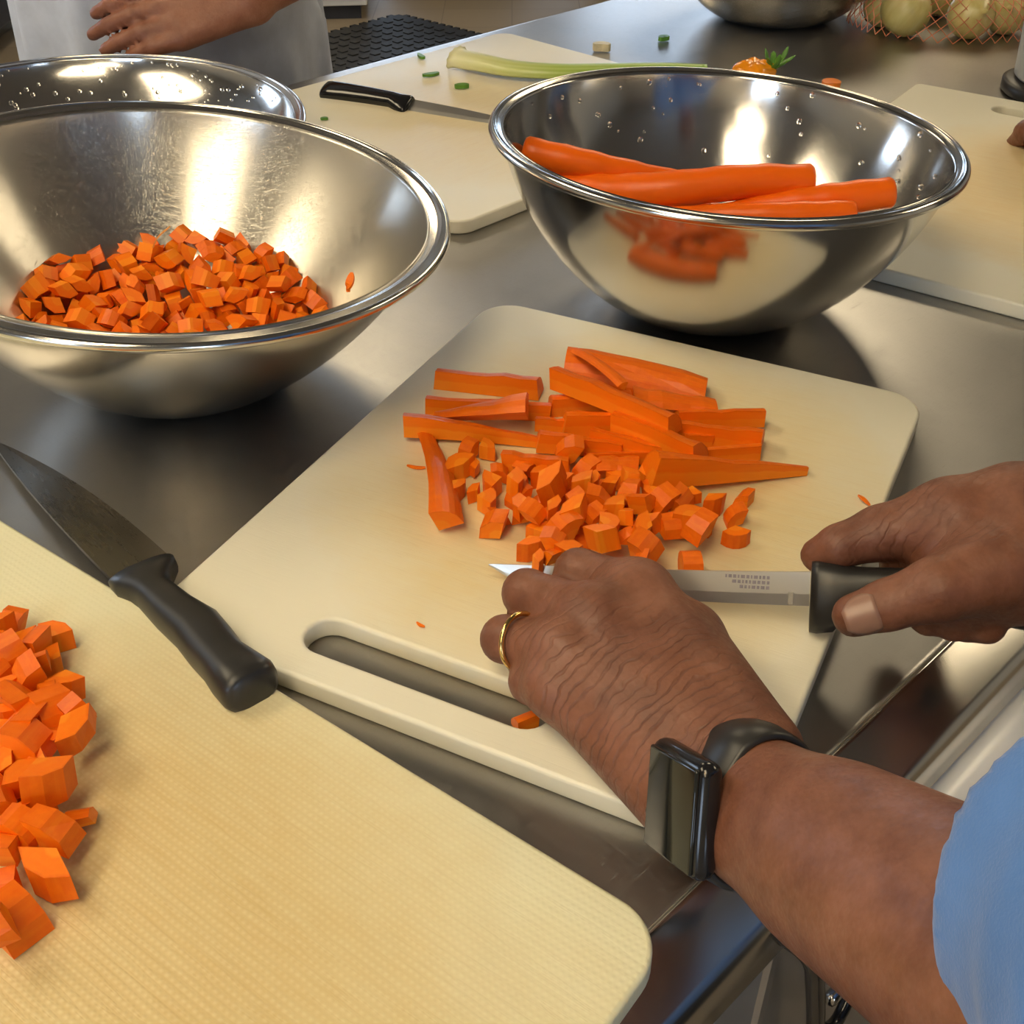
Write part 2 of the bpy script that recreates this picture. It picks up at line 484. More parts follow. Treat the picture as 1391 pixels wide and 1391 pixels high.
board_b = board('cutting_board', 'large cream cutting board at the near corner with a heap of diced carrot', M['board_b'], -0.6448, -0.715, -0.105, -0.21, 0.246, 0.024, z0=0.0008)
# it leans on the raised table edge with its near corner
ax = TT
board_b.matrix_world = Matrix.Translation((0, 0, TZ)) @ Matrix.Translation(TN * 0.5866) @ Matrix.Rotation(-0.0050 / 0.43, 4, ax) @ Matrix.Translation(-TN * 0.5866) @ Matrix.Translation((0, 0, -TZ)) @ board_b.matrix_world.copy() if False else \
    Matrix.Translation(TN * 0.5866 + Vector((0, 0, TZ))) @ Matrix.Rotation(-0.0050 / 0.43, 4, ax) @ Matrix.Translation(-TN * 0.5866 - Vector((0, 0, TZ))) @ \
    (Matrix.Translation(board_b.location) @ Matrix.Rotation(-0.6448, 4, 'Z'))
board_c = board('cutting_board', 'wet white cutting board at the far table edge under the celery stalk', M['board_c'], math.atan2(.71, .70), 0.6445, 1.110, 0.7015, 1.110, 0.02)
board_d = board('cutting_board', 'cream cutting board with a stained middle right of the whole carrots', M['board_d'], -0.611, -0.396, 0.004, 0.880, 1.375, 0.008, slot=(-0.285, -0.115, 1.335, 0.013))

# ---------------------------------------------------------------- steel bowls
def bowl_profile(R, h, rb, e, th=0.0012, lip=0.0095, n=26):
    out = []
    for k in range(n + 1):
        t = k / n
        t = t * t * (3 - 2 * t) * 0.35 + t * 0.65
        out.append((rb + (R - lip - rb) * (1 - (1 - t) ** e) ** (1 / e), h * t - 0.002 * t))
    outer = [(0, 0.0), (rb * .5, 0.0)] + out
    inner = [(r - th if r > th else 0, z + th) for r, z in reversed(out)] + [(rb * .5, th), (0, th)]
    return outer, inner

def bowl(name, label, R, h, rb, e, mat, loc, normal, lip=0.0095, bead=0.0036, group=None, out_mat=None):
    q = Vector((0, 0, 1)).rotation_difference(Vector(normal))
    ob = empty(name, loc, label, 'bowl', group)
    ob.rotation_mode = 'QUATERNION'; ob.rotation_quaternion = q
    outer, inner = bowl_profile(R, h, rb, e, lip=lip)
    V, Fc = lathe_data(outer + inner, 128)
    me = mesh('bowl_wall', V, Fc, True)
    me.materials.append(mat); me.materials.append(out_mat or mat)
    for p in me.polygons: p.material_index = 1 if p.index < (len(outer) - 1) * 128 - 64 else 0
    link('bowl_wall', me, None, ob)
    # flared lip with a rolled bead
    r0, z0 = outer[-1]
    pr = [(r0 - 0.0012, z0 - 0.0006), (r0 + lip * .3, h - 0.0005), (R - bead * 1.3, h)]
    for k in range(11):
        a = math.radians(110 - 250 * k / 10)
        pr.append((R - bead + bead * math.cos(a), h - bead * .9 + bead * math.sin(a)))
    pr += [(R - bead * 1.6, h - 0.0022), (r0 + lip * .3, h - 0.0025), (r0 - 0.0002, z0 - 0.003)]
    V, Fc = lathe_data(pr, 128)
    link('rolled_rim', mesh('rolled_rim', V, Fc, True), M['rim'], ob)
    return ob

def bowl_at_rim(name, label, c, R, h, ta, tb, rb, e, mat, **k):
    """bowl placed by the centre and tilt of its rim (heights above the table top)"""
    e1 = Vector((1, 0, ta)).normalized(); n = e1.cross(Vector((0, 1, tb))).normalized()
    return bowl(name, label, R, h, rb, e, mat, Vector((c[0], c[1], TZ + c[2])) - n * h, n, **k)

def kz(z): return (CAM_H - z) / 0.30
z = 0.134
bowl_b = bowl_at_rim('mixing_bowl', 'polished steel mixing bowl holding whole peeled carrots', (.1625 * kz(z), .8759 * kz(z), z), .1806 * kz(z), .1315, -.045, -.022, .060, 1.5, M['bowl_shiny'])
z = 0.130
bowl_a = bowl_at_rim('mixing_bowl', 'scratched steel mixing bowl tilted over a heap of diced carrot', (-.2331 * kz(z), .7416 * kz(z), z), .1929 * kz(z), .128, -.12, .007, .056, 1.32, M['bowl_matt'], lip=0.014, bead=0.0030, out_mat=M['bowl_outer'])
z = 0.066
bowl_c = bowl_at_rim('mixing_bowl', 'wet shallow steel bowl behind the bowl of diced carrot', (-.3468 * kz(z), .8914 * kz(z), z), .1859 * kz(z), .064, -.004, .009, .10, 1.6, M['bowl_shiny'])
c = P(1050, 22, 0.0)
bowl_d = bowl_at_rim('mixing_bowl', 'dull steel mixing bowl standing at the far end beside the onions', (c.x, c.y, .125), .170, .1245, 0, 0, .066, 1.6, M['bowl_mid'])

# ---------------------------------------------------------------- carrots: materials and shapes
def carrot_mat(name, core, body, ring, skin, rough):
    """colour follows the vegetable itself: pale core, ring, orange flesh, skin (attribute 'rad' = distance from its axis)"""
    x = N(name)
    at = x.n('ShaderNodeAttribute'); at.attribute_name = 'rad'
    nz = x.noise(x.co(), 160, 4, 0.6)
    fib = x.noise(x.co((18, 420, 420)), 1.0, 4, 0.6)
    r = x.math('ADD', at.outputs['Fac'], x.math('MULTIPLY', x.math('SUBTRACT', nz, 0.5), 0.16))
    c = x.ramp(r, [(0.0, core), (0.40, core), (0.47, ring), (0.56, body), (0.93, body), (1.0, skin)])
    c = x.mixc(x.ramp(fib, [(0.40, 0.0), (0.75, 0.35)]), c, core)
    info = x.n('ShaderNodeObjectInfo')
    c = x.mixc(x.math('MULTIPLY', info.outputs['Random'], 0.30), c, (0.80, 0.135, 0.002))
    x.bump(x.math('ADD', x.math('MULTIPLY', fib, .7), x.math('MULTIPLY', nz, .5)), 0.25, 0.0006)
    x.set(Base_Color=c, Roughness=rough, Subsurface_Weight=0.10, Subsurface_Radius=(0.004, 0.0012, 0.0003), Specular_IOR_Level=0.3)
    return x.m
M['carrot'] = carrot_mat('cut_carrot', (0.92, 0.265, 0.010), (0.88, 0.185, 0.003), (0.92, 0.28, 0.014), (0.74, 0.125, 0.002), 0.42)
M['carrot_whole'] = carrot_mat('peeled_carrot', (0.90, 0.17, 0.008), (0.86, 0.135, 0.005), (0.92, 0.20, 0.012), (0.82, 0.115, 0.005), 0.33)

def set_rad(me, vals):
    a = me.attributes.new('rad', 'FLOAT', 'POINT')
    a.data.foreach_set('value', vals)

def wedge_piece(name, L, r0, r1, span, seed, nseg=1, bend=0.0, narc=5, slant=0.12, wob=0.05, mid=0.0):
    """piece of a carrot split lengthwise: axis along x, cut faces through the axis, skin on the arc. span in degrees"""
    rng = random.Random(seed)
    V, R = [], []
    sl = [(rng.uniform(-slant, slant), rng.uniform(-slant, slant)) for _ in range(2)]
    full = span >= 359
    off = mid                       # a cut that misses the core: share of the radius removed at the axis
    rings = []
    for i in range(nseg + 1):
        t = i / nseg
        r = (r0 + (r1 - r0) * t) * (1 + (rng.uniform(-wob, wob) if 0 < i < nseg else 0))
        x0 = -L / 2 + L * t
        cy = bend * (4 * t * (1 - t)) * L
        s = [sl[0][k] * (1 - t) + sl[1][k] * t for k in range(2)]
        ring = []
        pts = [] if full else [(off * r, math.radians(45), 0.0 + off)]
        for k in range(narc + (0 if full else 1)):
            a = math.radians(45 - span / 2 + span * k / narc)
            rr = r * (1 + rng.uniform(-wob, wob) * 0.5)
            pts.append((rr, a, 1.0))
        for rr, a, q in pts:
            y, z = rr * math.cos(a), rr * math.sin(a)
            ring.append(len(V)); V.append(Vector((x0 + s[0] * y + s[1] * z, y + cy, z))); R.append(q)
        rings.append(ring)
    Fc = []
    m = len(rings[0])
    for i in range(nseg):
        for k in range(m):
            a, b = rings[i][k], rings[i][(k + 1) % m]
            c, d = rings[i + 1][(k + 1) % m], rings[i + 1][k]
            Fc.append((a, b, c, d))
    # ends as fans round the axis point
    for ring, rev in ((rings[0], True), (rings[-1], False)):
        if full:
            c = sum((V[q] for q in ring), Vector()) / len(ring)
            V.append(c); R.append(0.0); ci = len(V) - 1; arc = ring + [ring[0]]
        else:
            ci = ring[0]; arc = ring[1:]
        for a, b in zip(arc[:-1], arc[1:]):
            Fc.append((ci, b, a) if rev else (ci, a, b))
    cen = sum(V, Vector()) / len(V)
    V = [v - cen for v in V]
    me = mesh(name, V, Fc)
    bm = bmesh.new(); bm.from_mesh(me); bmesh.ops.recalc_face_normals(bm, faces=bm.faces); bm.to_mesh(me); bm.free()
    set_rad(me, R)
    me.materials.append(M['carrot'])
    return me

DICE = []
_r = random.Random(4)
for i in range(16):
    sp = [90, 90, 84, 110, 75, 90, 100, 90, 150, 100, 80, 90, 120, 95, 88, 92][i]
    r = 0.0122 * (1 if sp < 115 else 0.85 if sp < 145 else 0.74) * _r.uniform(0.92, 1.1)
    DICE.append(wedge_piece('carrot_dice', 0.0115 * _r.uniform(0.82, 1.12), r, r * _r.uniform(0.90, 1.05), sp, 100 + i, 1, 0, 3 if sp < 115 else 5, 0.12, 0.06,
                            [0, .25, .35, 0, .15, .3, .2, 0, 0, .3, .2, .1, 0, .3, .38, .22][i]))
# sticks on the middle board: ends in the photograph (crop frame), end radii in mm, wedge angle, roll, height, bend, label
CR = lambda x, y: (530 + x / 2.318, 450 + y / 2.318)
STICKS = [
 ((148, 132), (478, 168), 12, 13, 90, 0, .0, .0, .00, 'short thick carrot stick lying alone at the top left of the sticks'),
 ((115, 222), (505, 240), 11, 10, 90, 0, .0, .0, .0, 'straight carrot stick second from the top on the left side'),
 ((140, 266), (430, 262), 5, 14, 95, 40, .006, .008, .0, 'tapered carrot stick with a square cut end facing right, resting on two others'),
 ((45, 298), (490, 335), 13, 6, 90, 0, .0, .0, .02, 'long carrot stick reaching furthest left on the middle board'),
 ((128, 332), (182, 606), 7, 12, 95, 20, .0, .0, .03, 'upright carrot stick standing apart at the left of the dice'),
 ((555, 112), (995, 190), 16, 12, 170, 45, .0, .0, .02, 'wide half carrot with its skin up at the back of the sticks'),
 ((532, 132), (905, 285), 13, 13, 95, 0, .015, .017, .02, 'long carrot stick lying slanted across the top of the others'),
 ((580, 62), (735, 175), 4, 5, 80, 60, .022, .026, .03, 'thin pale-edged carrot sliver on the slanting stick'),
 ((500, 222), (760, 205), 12, 12, 95, 5, .0, .0, .0, 'thick carrot stick with a round cut end under the slanting stick'),
 ((540, 280), (800, 272), 14, 13, 95, 0, .0, .0, .0, 'thick carrot stick below the slanting stick, cut end facing left'),
 ((460, 280), (560, 288), 8, 8, 90, 0, .0, .0, .0, 'small carrot stick end between two thick sticks'),
 ((770, 222), (1020, 240), 13, 9, 110, 40, .004, .004, .0, 'carrot stick pointing right from behind the slanting stick'),
 ((900, 262), (1172, 258), 10, 10, 90, 0, .003, .003, .0, 'upper carrot stick of the pair ending at the right'),
 ((905, 296), (1168, 335), 11, 13, 90, 0, .0, .0, .0, 'lower carrot stick of the pair ending at the right, grooved'),
 ((720, 270), (982, 385), 12, 14, 95, 0, .006, .008, .01, 'carrot stick whose blunt end sticks out below the slanting stick'),
 ((465, 338), (735, 362), 12, 9, 90, 0, .0, .0, .02, 'carrot stick with a worn tip in the middle of the sticks'),
 ((640, 322), (900, 385), 12, 11, 90, 0, .0, .0, .0, 'carrot stick half buried in the middle of the sticks'),
 ((610, 392), (1168, 380), 6, 9, 90, 0, .0, .0, -.02, 'long thin carrot stick running right below the heap'),
 ((815, 462), (1304, 418), 19, 5, 92, 0, .0, .0, .0, 'long tapering carrot piece with a pale cut face pointing right'),
 ((358, 398), (565, 414), 13, 12, 90, 0, .0, .0, .0, 'stubby carrot stick just above the dice'),
 ((655, 425), (780, 425), 11, 11, 100, 30, .0, .0, .0, 'short round-backed carrot stick end beside the dice'),
 ((920, 332), (1012, 335), 8, 8, 90, 0, .0, .0, .0, 'short carrot stick end tucked right of the slanting stick'),
]
DICE_A = [(245,375,60),(310,372,60),(212,432,90),(262,425,55),(215,500,60),(262,505,55),(312,490,70),(315,540,88),(400,482,90),(475,455,72),(405,552,74),(342,578,70),(450,582,62),(325,612,88),(512,515,105),(545,480,45),(615,440,95),(600,508,84),(555,398,95),(690,480,64),(755,470,72),(822,522,62),(660,540,82),(590,556,62),(515,578,64),(576,602,84),(540,640,84),(640,590,64),(700,575,84),(752,520,72),(788,560,72),(690,640,84),(745,608,55),(855,552,84),(825,622,64),(780,652,84),(882,620,72),(925,596,72),(915,546,72),(950,520,64),(990,596,72),(1018,556,84),(1082,580,62),(970,642,84),(445,690,74),(520,682,74),(600,672,62),(665,680,82),(500,722,62),(560,712,62),(800,708,82),(785,738,62),(1116,516,54),(1090,650,62),(944,746,76),(740,660,62),(640,480,62),(430,440,72),(725,545,52),(862,510,50),(470,742,50),(350,450,60)]
LONE_A = {52: 'lone carrot dice at the right below the tapering piece', 53: 'carrot dice lying by itself right of the heap, left of the knife hand',
          54: 'round carrot slice lying alone just beyond the knife blade', 42: 'carrot dice at the right tip of the heap', 13: 'carrot dice at the lower left edge of the heap on the middle board',
          4: 'carrot dice just right of the upright stick, about half way down it', 0: 'carrot dice at the top left of the heap above the others', 44: 'carrot dice left of the fingertips nearest the knife tip'}
DICE_B = [(45,135,84),(110,190,100),(50,245,90),(2,145,80),(130,262,80),(105,322,100),(215,338,92),(165,357,64),(8,285,64),(15,365,72),(85,402,110),(188,432,108),(260,440,74),(85,478,108),(15,512,92),(112,545,114),(178,492,64),(268,514,108),(18,606,92),(76,650,100),(142,640,64),(180,682,112),(22,722,100),(80,732,64),(265,748,78),(185,802,108),(95,806,82),(25,842,108),(168,960,126),(30,992,84),(62,1092,122),(8,1130,92),(20,440,64),(35,185,64),(132,592,64),(40,340,70),(120,430,70),(45,570,80),(-20,250,80),(-25,560,90),(-30,680,90)]
LONE_B = {28: 'carrot dice lying apart below the heap on the near board', 30: 'large wedge of carrot at the lowest end of the near heap', 17: 'carrot dice furthest right at the edge of the near heap',
          24: 'small carrot dice peeping out at the lower right of the near heap', 25: 'carrot wedge at the lower right of the near heap', 29: 'carrot dice between the heap and the lowest wedge'}

def stick_pose(i):
    (e0, e1, r0, r1, span, roll, l0, l1, bend, lab) = STICKS[i]
    r0 *= 1.22; r1 *= 1.22
    k = 0.55 if span < 140 else 0.42
    a = P(*CR(*e0), .0128 + l0 + k * r0 / 1000); b = P(*CR(*e1), .0128 + l1 + k * r1 / 1000)
    d = b - a
    me = wedge_piece('carrot_stick', d.length, r0 / 1000, r1 / 1000, span, 500 + i, 6, bend, 6 if span < 120 else 10, .15, .05)
    q = Quaternion((0, 0, 1), math.atan2(d.y, d.x)) @ Quaternion((0, 1, 0), -math.asin(d.z / d.length)) @ Quaternion((1, 0, 0), math.radians(roll))
    mid = (a + b) / 2
    # rest the lower end of the piece at its own height above the board
    low = min((q @ v.co).z for v in me.vertices)
    mid.z = TZ + .0129 + min(l0, l1) - low
    return me, mid, q

# settled poses: x, y, height above the table (0.01 mm), quaternion (1/999), shape, size (1/1000), place in its list
HEAP_BOWL = [[-28949,74340,1956,619,72,259,736,15],[-19595,76374,2380,502,-748,-86,-424,2],[-15700,76569,2329,220,84,958,-158,5],[-16604,77827,2821,56,-881,-459,-92,8],[-18950,81023,3597,22,141,989,-16,10],[-25919,79793,3877,941,78,-320,-54,13],[-25831,82178,4773,648,-690,288,137,0],[-17370,75055,2350,323,-921,87,197,4],[-13818,74572,2951,206,190,929,-237,8],[-25072,79614,4362,554,-577,-444,401,10],[-29985,72052,4133,322,-554,761,-87,12],[-28696,80784,5274,729,-217,-243,-600,13],[-30707,79340,5622,116,193,-170,-958,14],[-25014,75542,2507,114,857,-156,-476,2],[-18922,69269,681,76,74,-674,-730,3],[-20115,80904,3653,446,339,-543,624,4],[-15278,75226,2498,184,-599,620,-470,6],[-25518,69942,2866,344,82,729,-585,9],[-19252,70189,1289,451,-102,-468,-752,11],[-19202,67687,1144,438,471,267,716,12],[-31037,75294,4436,911,67,22,404,13],[-16229,73142,2509,150,233,-724,630,15],[-16886,80125,3741,412,-662,-622,-58,0],[-18914,81814,4718,377,66,50,921,1],[-20657,82517,4913,480,-501,-3,718,3],[-28395,78614,4257,50,-314,947,-24,4],[-26713,70554,3640,71,418,141,-893,5],[-22898,81904,5144,804,281,-110,-511,6],[-19360,71123,1951,931,328,120,95,11],[-14981,72245,2857,163,-503,835,-148,12],[-16574,76068,2740,530,-219,773,-268,14],[-29479,73533,4644,338,-128,775,517,15],[-14406,76453,3336,583,689,-22,427,0],[-23701,68004,2554,256,203,-750,574,1],[-27082,81214,4888,391,-837,104,-366,2],[-21846,82293,5716,130,259,-694,658,3],[-25749,76310,3067,327,-817,449,-145,4],[-26154,67667,3802,578,653,418,-251,5],[-28906,74635,4355,309,-500,-596,-545,6],[-17407,72733,2281,932,130,-142,-304,7],[-29719,77414,4022,294,95,-935,166,9],[-27982,76655,4344,285,-628,-32,722,12],[-14866,72175,1846,176,-763,-619,41,13],[-20063,81017,4531,284,-887,-358,43,0],[-28344,79904,5864,431,-863,219,139,1],[-19454,66122,1616,736,-78,611,-276,5],[-28666,75751,4138,819,395,165,379,8],[-17471,81140,4470,688,156,-319,632,10],[-26675,73523,2832,257,844,-114,-455,11],[-20797,72191,2375,218,-953,-94,-184,12],[-28941,79068,5212,477,112,-189,-850,13],[-22327,71185,2652,311,84,-358,-875,14],[-15226,78151,3627,708,10,-332,622,0],[-25222,83159,5623,322,-135,-920,173,1],[-18237,66903,1482,502,48,-301,-808,3],[-30696,74793,5503,84,-938,328,-53,5],[-27580,71702,4365,480,658,129,564,8],[-21718,81099,4681,377,-176,904,-90,9],[-23941,82725,5242,93,-683,500,-523,11],[-16014,71729,1818,473,-734,52,-483,13],[-20678,68055,1841,640,165,-556,-502,14],[-18087,79637,3535,426,-770,177,-438,15],[-27358,82015,5659,774,-128,-274,-555,0],[-29056,77594,4582,283,-861,352,228,4],[-29173,76472,5120,209,754,-130,-608,5],[-26424,77635,4127,379,-570,-572,450,6],[-23128,69026,2965,292,-178,-188,920,7],[-23638,74983,2962,112,-167,969,-136,8],[-17971,69331,1513,640,542,530,119,9],[-16778,68636,1510,690,351,317,547,11],[-27399,74651,4368,340,127,75,-928,12],[-20480,70582,2471,719,-680,126,52,13],[-15773,76660,3851,693,313,107,639,14],[-25051,76741,3838,772,387,493,96,15],[-13591,71189,2691,201,-813,-544,9,1],[-17643,76724,3107,666,287,-110,678,2],[-16609,78633,4079,159,397,-108,896,3],[-19677,72029,2798,382,322,-702,505,6],[-24411,80410,5212,343,-417,-244,804,7],[-25230,73987,3739,237,-739,-627,-55,8],[-26151,72456,3302,222,-510,-824,-101,10],[-26730,79148,4794,812,139,-239,-511,11],[-16950,77006,4354,7,-101,-875,472,12],[-23375,71637,3549,318,-889,85,315,13],[-21212,72903,3573,799,206,291,-482,14],[-24222,78496,4348,221,-486,-788,302,0],[-22421,67474,2051,387,176,817,-388,1],[-18403,75145,2795,942,306,79,-99,2],[-28042,78190,5384,740,-568,-256,249,3],[-26839,75689,5036,329,-464,-399,-717,6],[-15118,70305,1970,786,410,419,-194,8],[-16283,74111,2848,215,-40,-919,-326,9],[-20790,81392,5328,809,452,122,-353,10],[-21448,66709,2017,224,-412,770,-430,11],[-18271,80230,4524,576,101,-653,479,12],[-17739,69857,2602,605,708,-119,342,13],[-25338,70669,3878,432,-251,-415,-759,14],[-22366,80431,5342,726,328,-246,-551,15],[-20402,71556,3930,815,8,-182,-549,0],[-25594,75240,4550,763,118,399,-493,2],[-26899,73211,4182,146,350,801,-462,3],[-17900,71307,2474,230,-127,694,669,5],[-21333,69076,2853,207,751,-17,625,6],[-24501,68749,3725,87,293,-914,-264,7],[-23857,73409,3484,859,392,-115,305,8],[-16931,75040,3593,164,-547,361,736,9],[-18649,78046,3681,478,760,184,-398,11],[-25255,79177,5327,176,-523,784,-281,12],[-25294,77614,4728,332,-147,-407,-837,14],[-20276,73430,3531,93,-244,710,653,15],[-24147,75115,3990,629,-754,-175,58,1],[-23043,78845,4863,162,341,-66,-922,3],[-18164,76160,3636,801,167,-333,467,5],[-21768,68649,2093,824,214,263,452,6],[-21604,69736,3801,84,-245,-941,211,7],[-16187,68825,2253,247,-831,492,-71,8],[-22931,76660,4842,659,-661,-161,318,9],[-19170,75015,3753,182,-522,-253,-793,10],[-22160,73831,3744,101,-919,-328,190,11],[-24660,76108,4975,466,-280,-803,242,12],[-20057,78929,4295,259,-169,-72,-947,13],[-24999,67084,3385,533,-747,367,147,15],[-20594,74489,3722,352,102,-480,-796,0],[-21437,79164,4697,464,-580,-667,37,1],[-22828,67684,3334,863,-151,-450,-165,2],[-22346,75338,4370,744,277,478,-373,3],[-18271,71871,2979,132,-913,-232,306,4],[-20309,75989,3333,605,-456,650,-13,5],[-26666,74221,4845,623,129,679,363,6],[-18892,72611,3906,837,142,359,386,7],[-19080,76899,3954,466,-699,-380,-385,8],[-24583,71412,4191,148,901,159,373,9],[-23066,74267,4162,286,3,597,-748,10],[-20757,77211,4502,552,-581,-500,325,11],[-17844,73467,3195,301,-708,-559,-304,12],[-21992,76294,5250,388,-443,789,168,13],[-22252,71545,3868,446,-616,648,22,14],[-18123,74560,3939,442,-497,745,24,15],[-21201,75799,3998,739,-338,561,-151,0],[-26916,77366,5118,128,-849,497,-115,1],[-25145,72802,4434,255,-602,-744,130,2],[-19196,78364,4654,336,-805,306,-378,3],[-21348,74362,4683,492,-829,-203,168,5],[-19728,75114,4519,376,-766,408,-321,6],[-26893,79889,5620,63,-150,-943,288,7],[-29766,67660,2389,287,89,-825,477,12],[-30297,69645,2397,887,-30,-415,193,15],[-31078,67422,3372,77,728,-658,171,2],[-32027,70798,4114,302,-559,39,-770,3],[-31572,72882,3640,985,-101,-81,-107,11],[-32022,68966,3905,497,-321,0,-805,1],[-32071,74433,4509,289,-365,415,-780,2],[-32780,71720,4303,884,240,-351,187,10],[-25988,66147,2565,390,-772,-500,28,12],[-33168,68634,5108,217,-392,-202,-870,14],[-31955,72888,4866,133,829,-519,154,3],[-33232,70137,4763,247,-778,574,48,4],[-31516,78101,5344,251,314,-853,-329,12],[-32827,75054,5075,257,-107,770,572,13],[-30381,75376,3602,826,401,-121,375,14],[-28495,71592,3515,183,-190,-582,-768,15],[-29919,70783,3786,951,167,242,84,2],[-30741,73657,4107,290,-901,87,306,3],[-30511,65841,3883,153,-940,280,115,8],[-27310,68311,3695,132,587,-768,214,2],[-31397,73725,5563,71,-920,359,-134,3],[-30255,76354,4680,611,-629,111,-466,5],[-23243,65440,2033,188,899,-96,381,6],[-33301,73988,5711,398,-206,-883,-129,7],[-29217,65821,3741,516,-846,-121,-32,8],[-31459,67254,4606,798,86,275,527,9],[-33472,72622,4858,188,495,-840,107,10],[-30931,68576,4218,509,-786,257,-236,11],[-31320,76351,5518,441,-795,394,-124,12],[-30999,70362,4206,212,154,-938,223,15],[-28104,70101,4304,124,325,577,738,0],[-32313,76943,5205,427,-204,238,-847,1],[-28763,72930,3805,422,65,-619,658,5],[-24480,66564,2426,311,-843,-424,101,8],[-27376,66372,3567,459,10,-521,-718,12],[-23967,71627,2831,35,-948,88,301,13],[-32759,77357,6187,49,388,766,-508,14],[-24216,67715,1850,386,-150,893,-172,15],[-33160,75787,5759,491,-590,639,2,0],[-25094,74285,2443,504,-478,704,137,2],[-28249,73828,3539,226,806,-68,-541,3],[-28922,69194,3967,367,703,36,606,4],[-28551,67371,3895,446,348,98,818,7]]
def settle(name, me, row, scale=1.0):
    o = link(name, me)
    o.rotation_mode = 'QUATERNION'
    o.location = (row[0] * 1e-5, row[1] * 1e-5, TZ + row[2] * 1e-5)
    o.rotation_quaternion = Quaternion([q / 999 for q in row[3:7]]).normalized()
    o.scale = (scale,) * 3
    return o
def on_photo(p):
    """where a point shows in the photograph"""
    q = np.array([p[0], p[1], p[2] - TZ - CAM_H])
    return FOC * (q @ _R) / (q @ _F), FOC * (q @ _D) / (q @ _F)
def name_ends(objs, what):
    """the ends of a heap can be singled out: highest, leftmost and rightmost piece"""
    seen = [(on_photo(o.location), o) for o in objs]
    seen = [(q, o) for q, o in seen if abs(q[0]) < 690 and abs(q[1]) < 690]
    for key, word in ((lambda e: e[0][1], 'topmost'), (lambda e: e[0][0], 'leftmost visible'), (lambda e: -e[0][0], 'rightmost')):
        o = min(seen, key=key)[1]
        o['label'] = word + ' ' + what; seen = [e for e in seen if e[1] is not o]
heap = [tag(settle('carrot_dice', DICE[r[7]], r), 'small diced carrot in the heap inside the tilted steel bowl', 'carrot dice', 'diced carrot in the tilted bowl') for r in HEAP_BOWL]
name_ends(heap, 'small carrot dice of the heap in the tilted bowl')
for i in range(len(STICKS)):
    me, mid, q = stick_pose(i)
    o = link('carrot_stick', me, None, None, mid)
    o.rotation_mode = 'QUATERNION'; o.rotation_quaternion = q
    tag(o, STICKS[i][-1], 'carrot stick', 'carrot sticks on the middle board')

FLAT = [Quaternion(), Quaternion((1, 0, 0), math.pi / 2), Quaternion((0, 1, 0), math.pi / 2), Quaternion((0, 1, 0), -math.pi / 2)]
def lay_dice(items, conv, base, pxm, fill, seed, avoid=()):
    """dice on a board: the listed ones where the photograph shows them, some more below them; returns (place in list, object)"""
    rng = random.Random(seed); done = []; out = []
    n0 = len(items)
    seq = [(None, q) for q in fill] + [(i, q) for i, q in enumerate(items)]
    for i, (x, y, s) in seq:
        me = DICE[rng.randrange(16)]
        if s == 76: me = wedge_piece('carrot_dice', .0105, .0082, .0080, 360, 66, 1, 0, 12, .08, .03)
        sc = max(.72, min(1.5, s / pxm / .0145)); r = .0062 * sc
        p = P(*conv(x, y), .0128 + .006)
        under = [d for d in done if (d[0] - p.x) ** 2 + (d[1] - p.y) ** 2 < ((d[3] + r) * .80) ** 2]
        if i is None and under: continue
        if under: p = P(*conv(x, y), .0128 + .014)
        tilt = .08 if not under else .38
        q = Quaternion((0, 0, 1), rng.uniform(0, 6.283)) @ Quaternion(Vector((rng.uniform(-1, 1), rng.uniform(-1, 1), .01)).normalized(), rng.uniform(0, tilt)) @ rng.choice(FLAT)
        zs = [(q @ v.co).z * sc for v in me.vertices]
        z = base(p) if callable(base) else base
        if under: z = min(max(d[2] for d in under) - .0035 * sc, z + .0125)
        o = link('carrot_dice', me, None, None, (p.x, p.y, z - min(zs) + .0001))
        o.rotation_mode = 'QUATERNION'; o.rotation_quaternion = q; o.scale = (sc,) * 3
        done.append((p.x, p.y, z - min(zs) + max(zs), r)); out.append((i, o))
    return out
_q = random.Random(21)
fillA = [(_q.uniform(400, 940), _q.uniform(455, 640), 70) for _ in range(70)]
for i, o in lay_dice(DICE_A, CR, TZ + .0129, 2.318 * 2283, fillA, 31):
    tag(o, LONE_A.get(i, 'diced carrot in the loose heap between the sticks and the fingers'), 'carrot dice', 'diced carrot on the middle board')
fillB = [(_q.uniform(-40, 190), _q.uniform(160, 820), 92) for _ in range(90)]
def top_b(p):
    return TZ + .0136 + .0050 * (0.022 + .43 - (TN.x * p.x + TN.y * p.y - .1316)) / .43
for i, o in lay_dice(DICE_B, lambda x, y: (x / 2.353, 800 + y / 2.353), top_b, 2.353 * 2500, fillB, 32):
    tag(o, LONE_B.get(i, 'large diced carrot in the heap at the edge of the near board'), 'carrot dice', 'diced carrot on the near board')

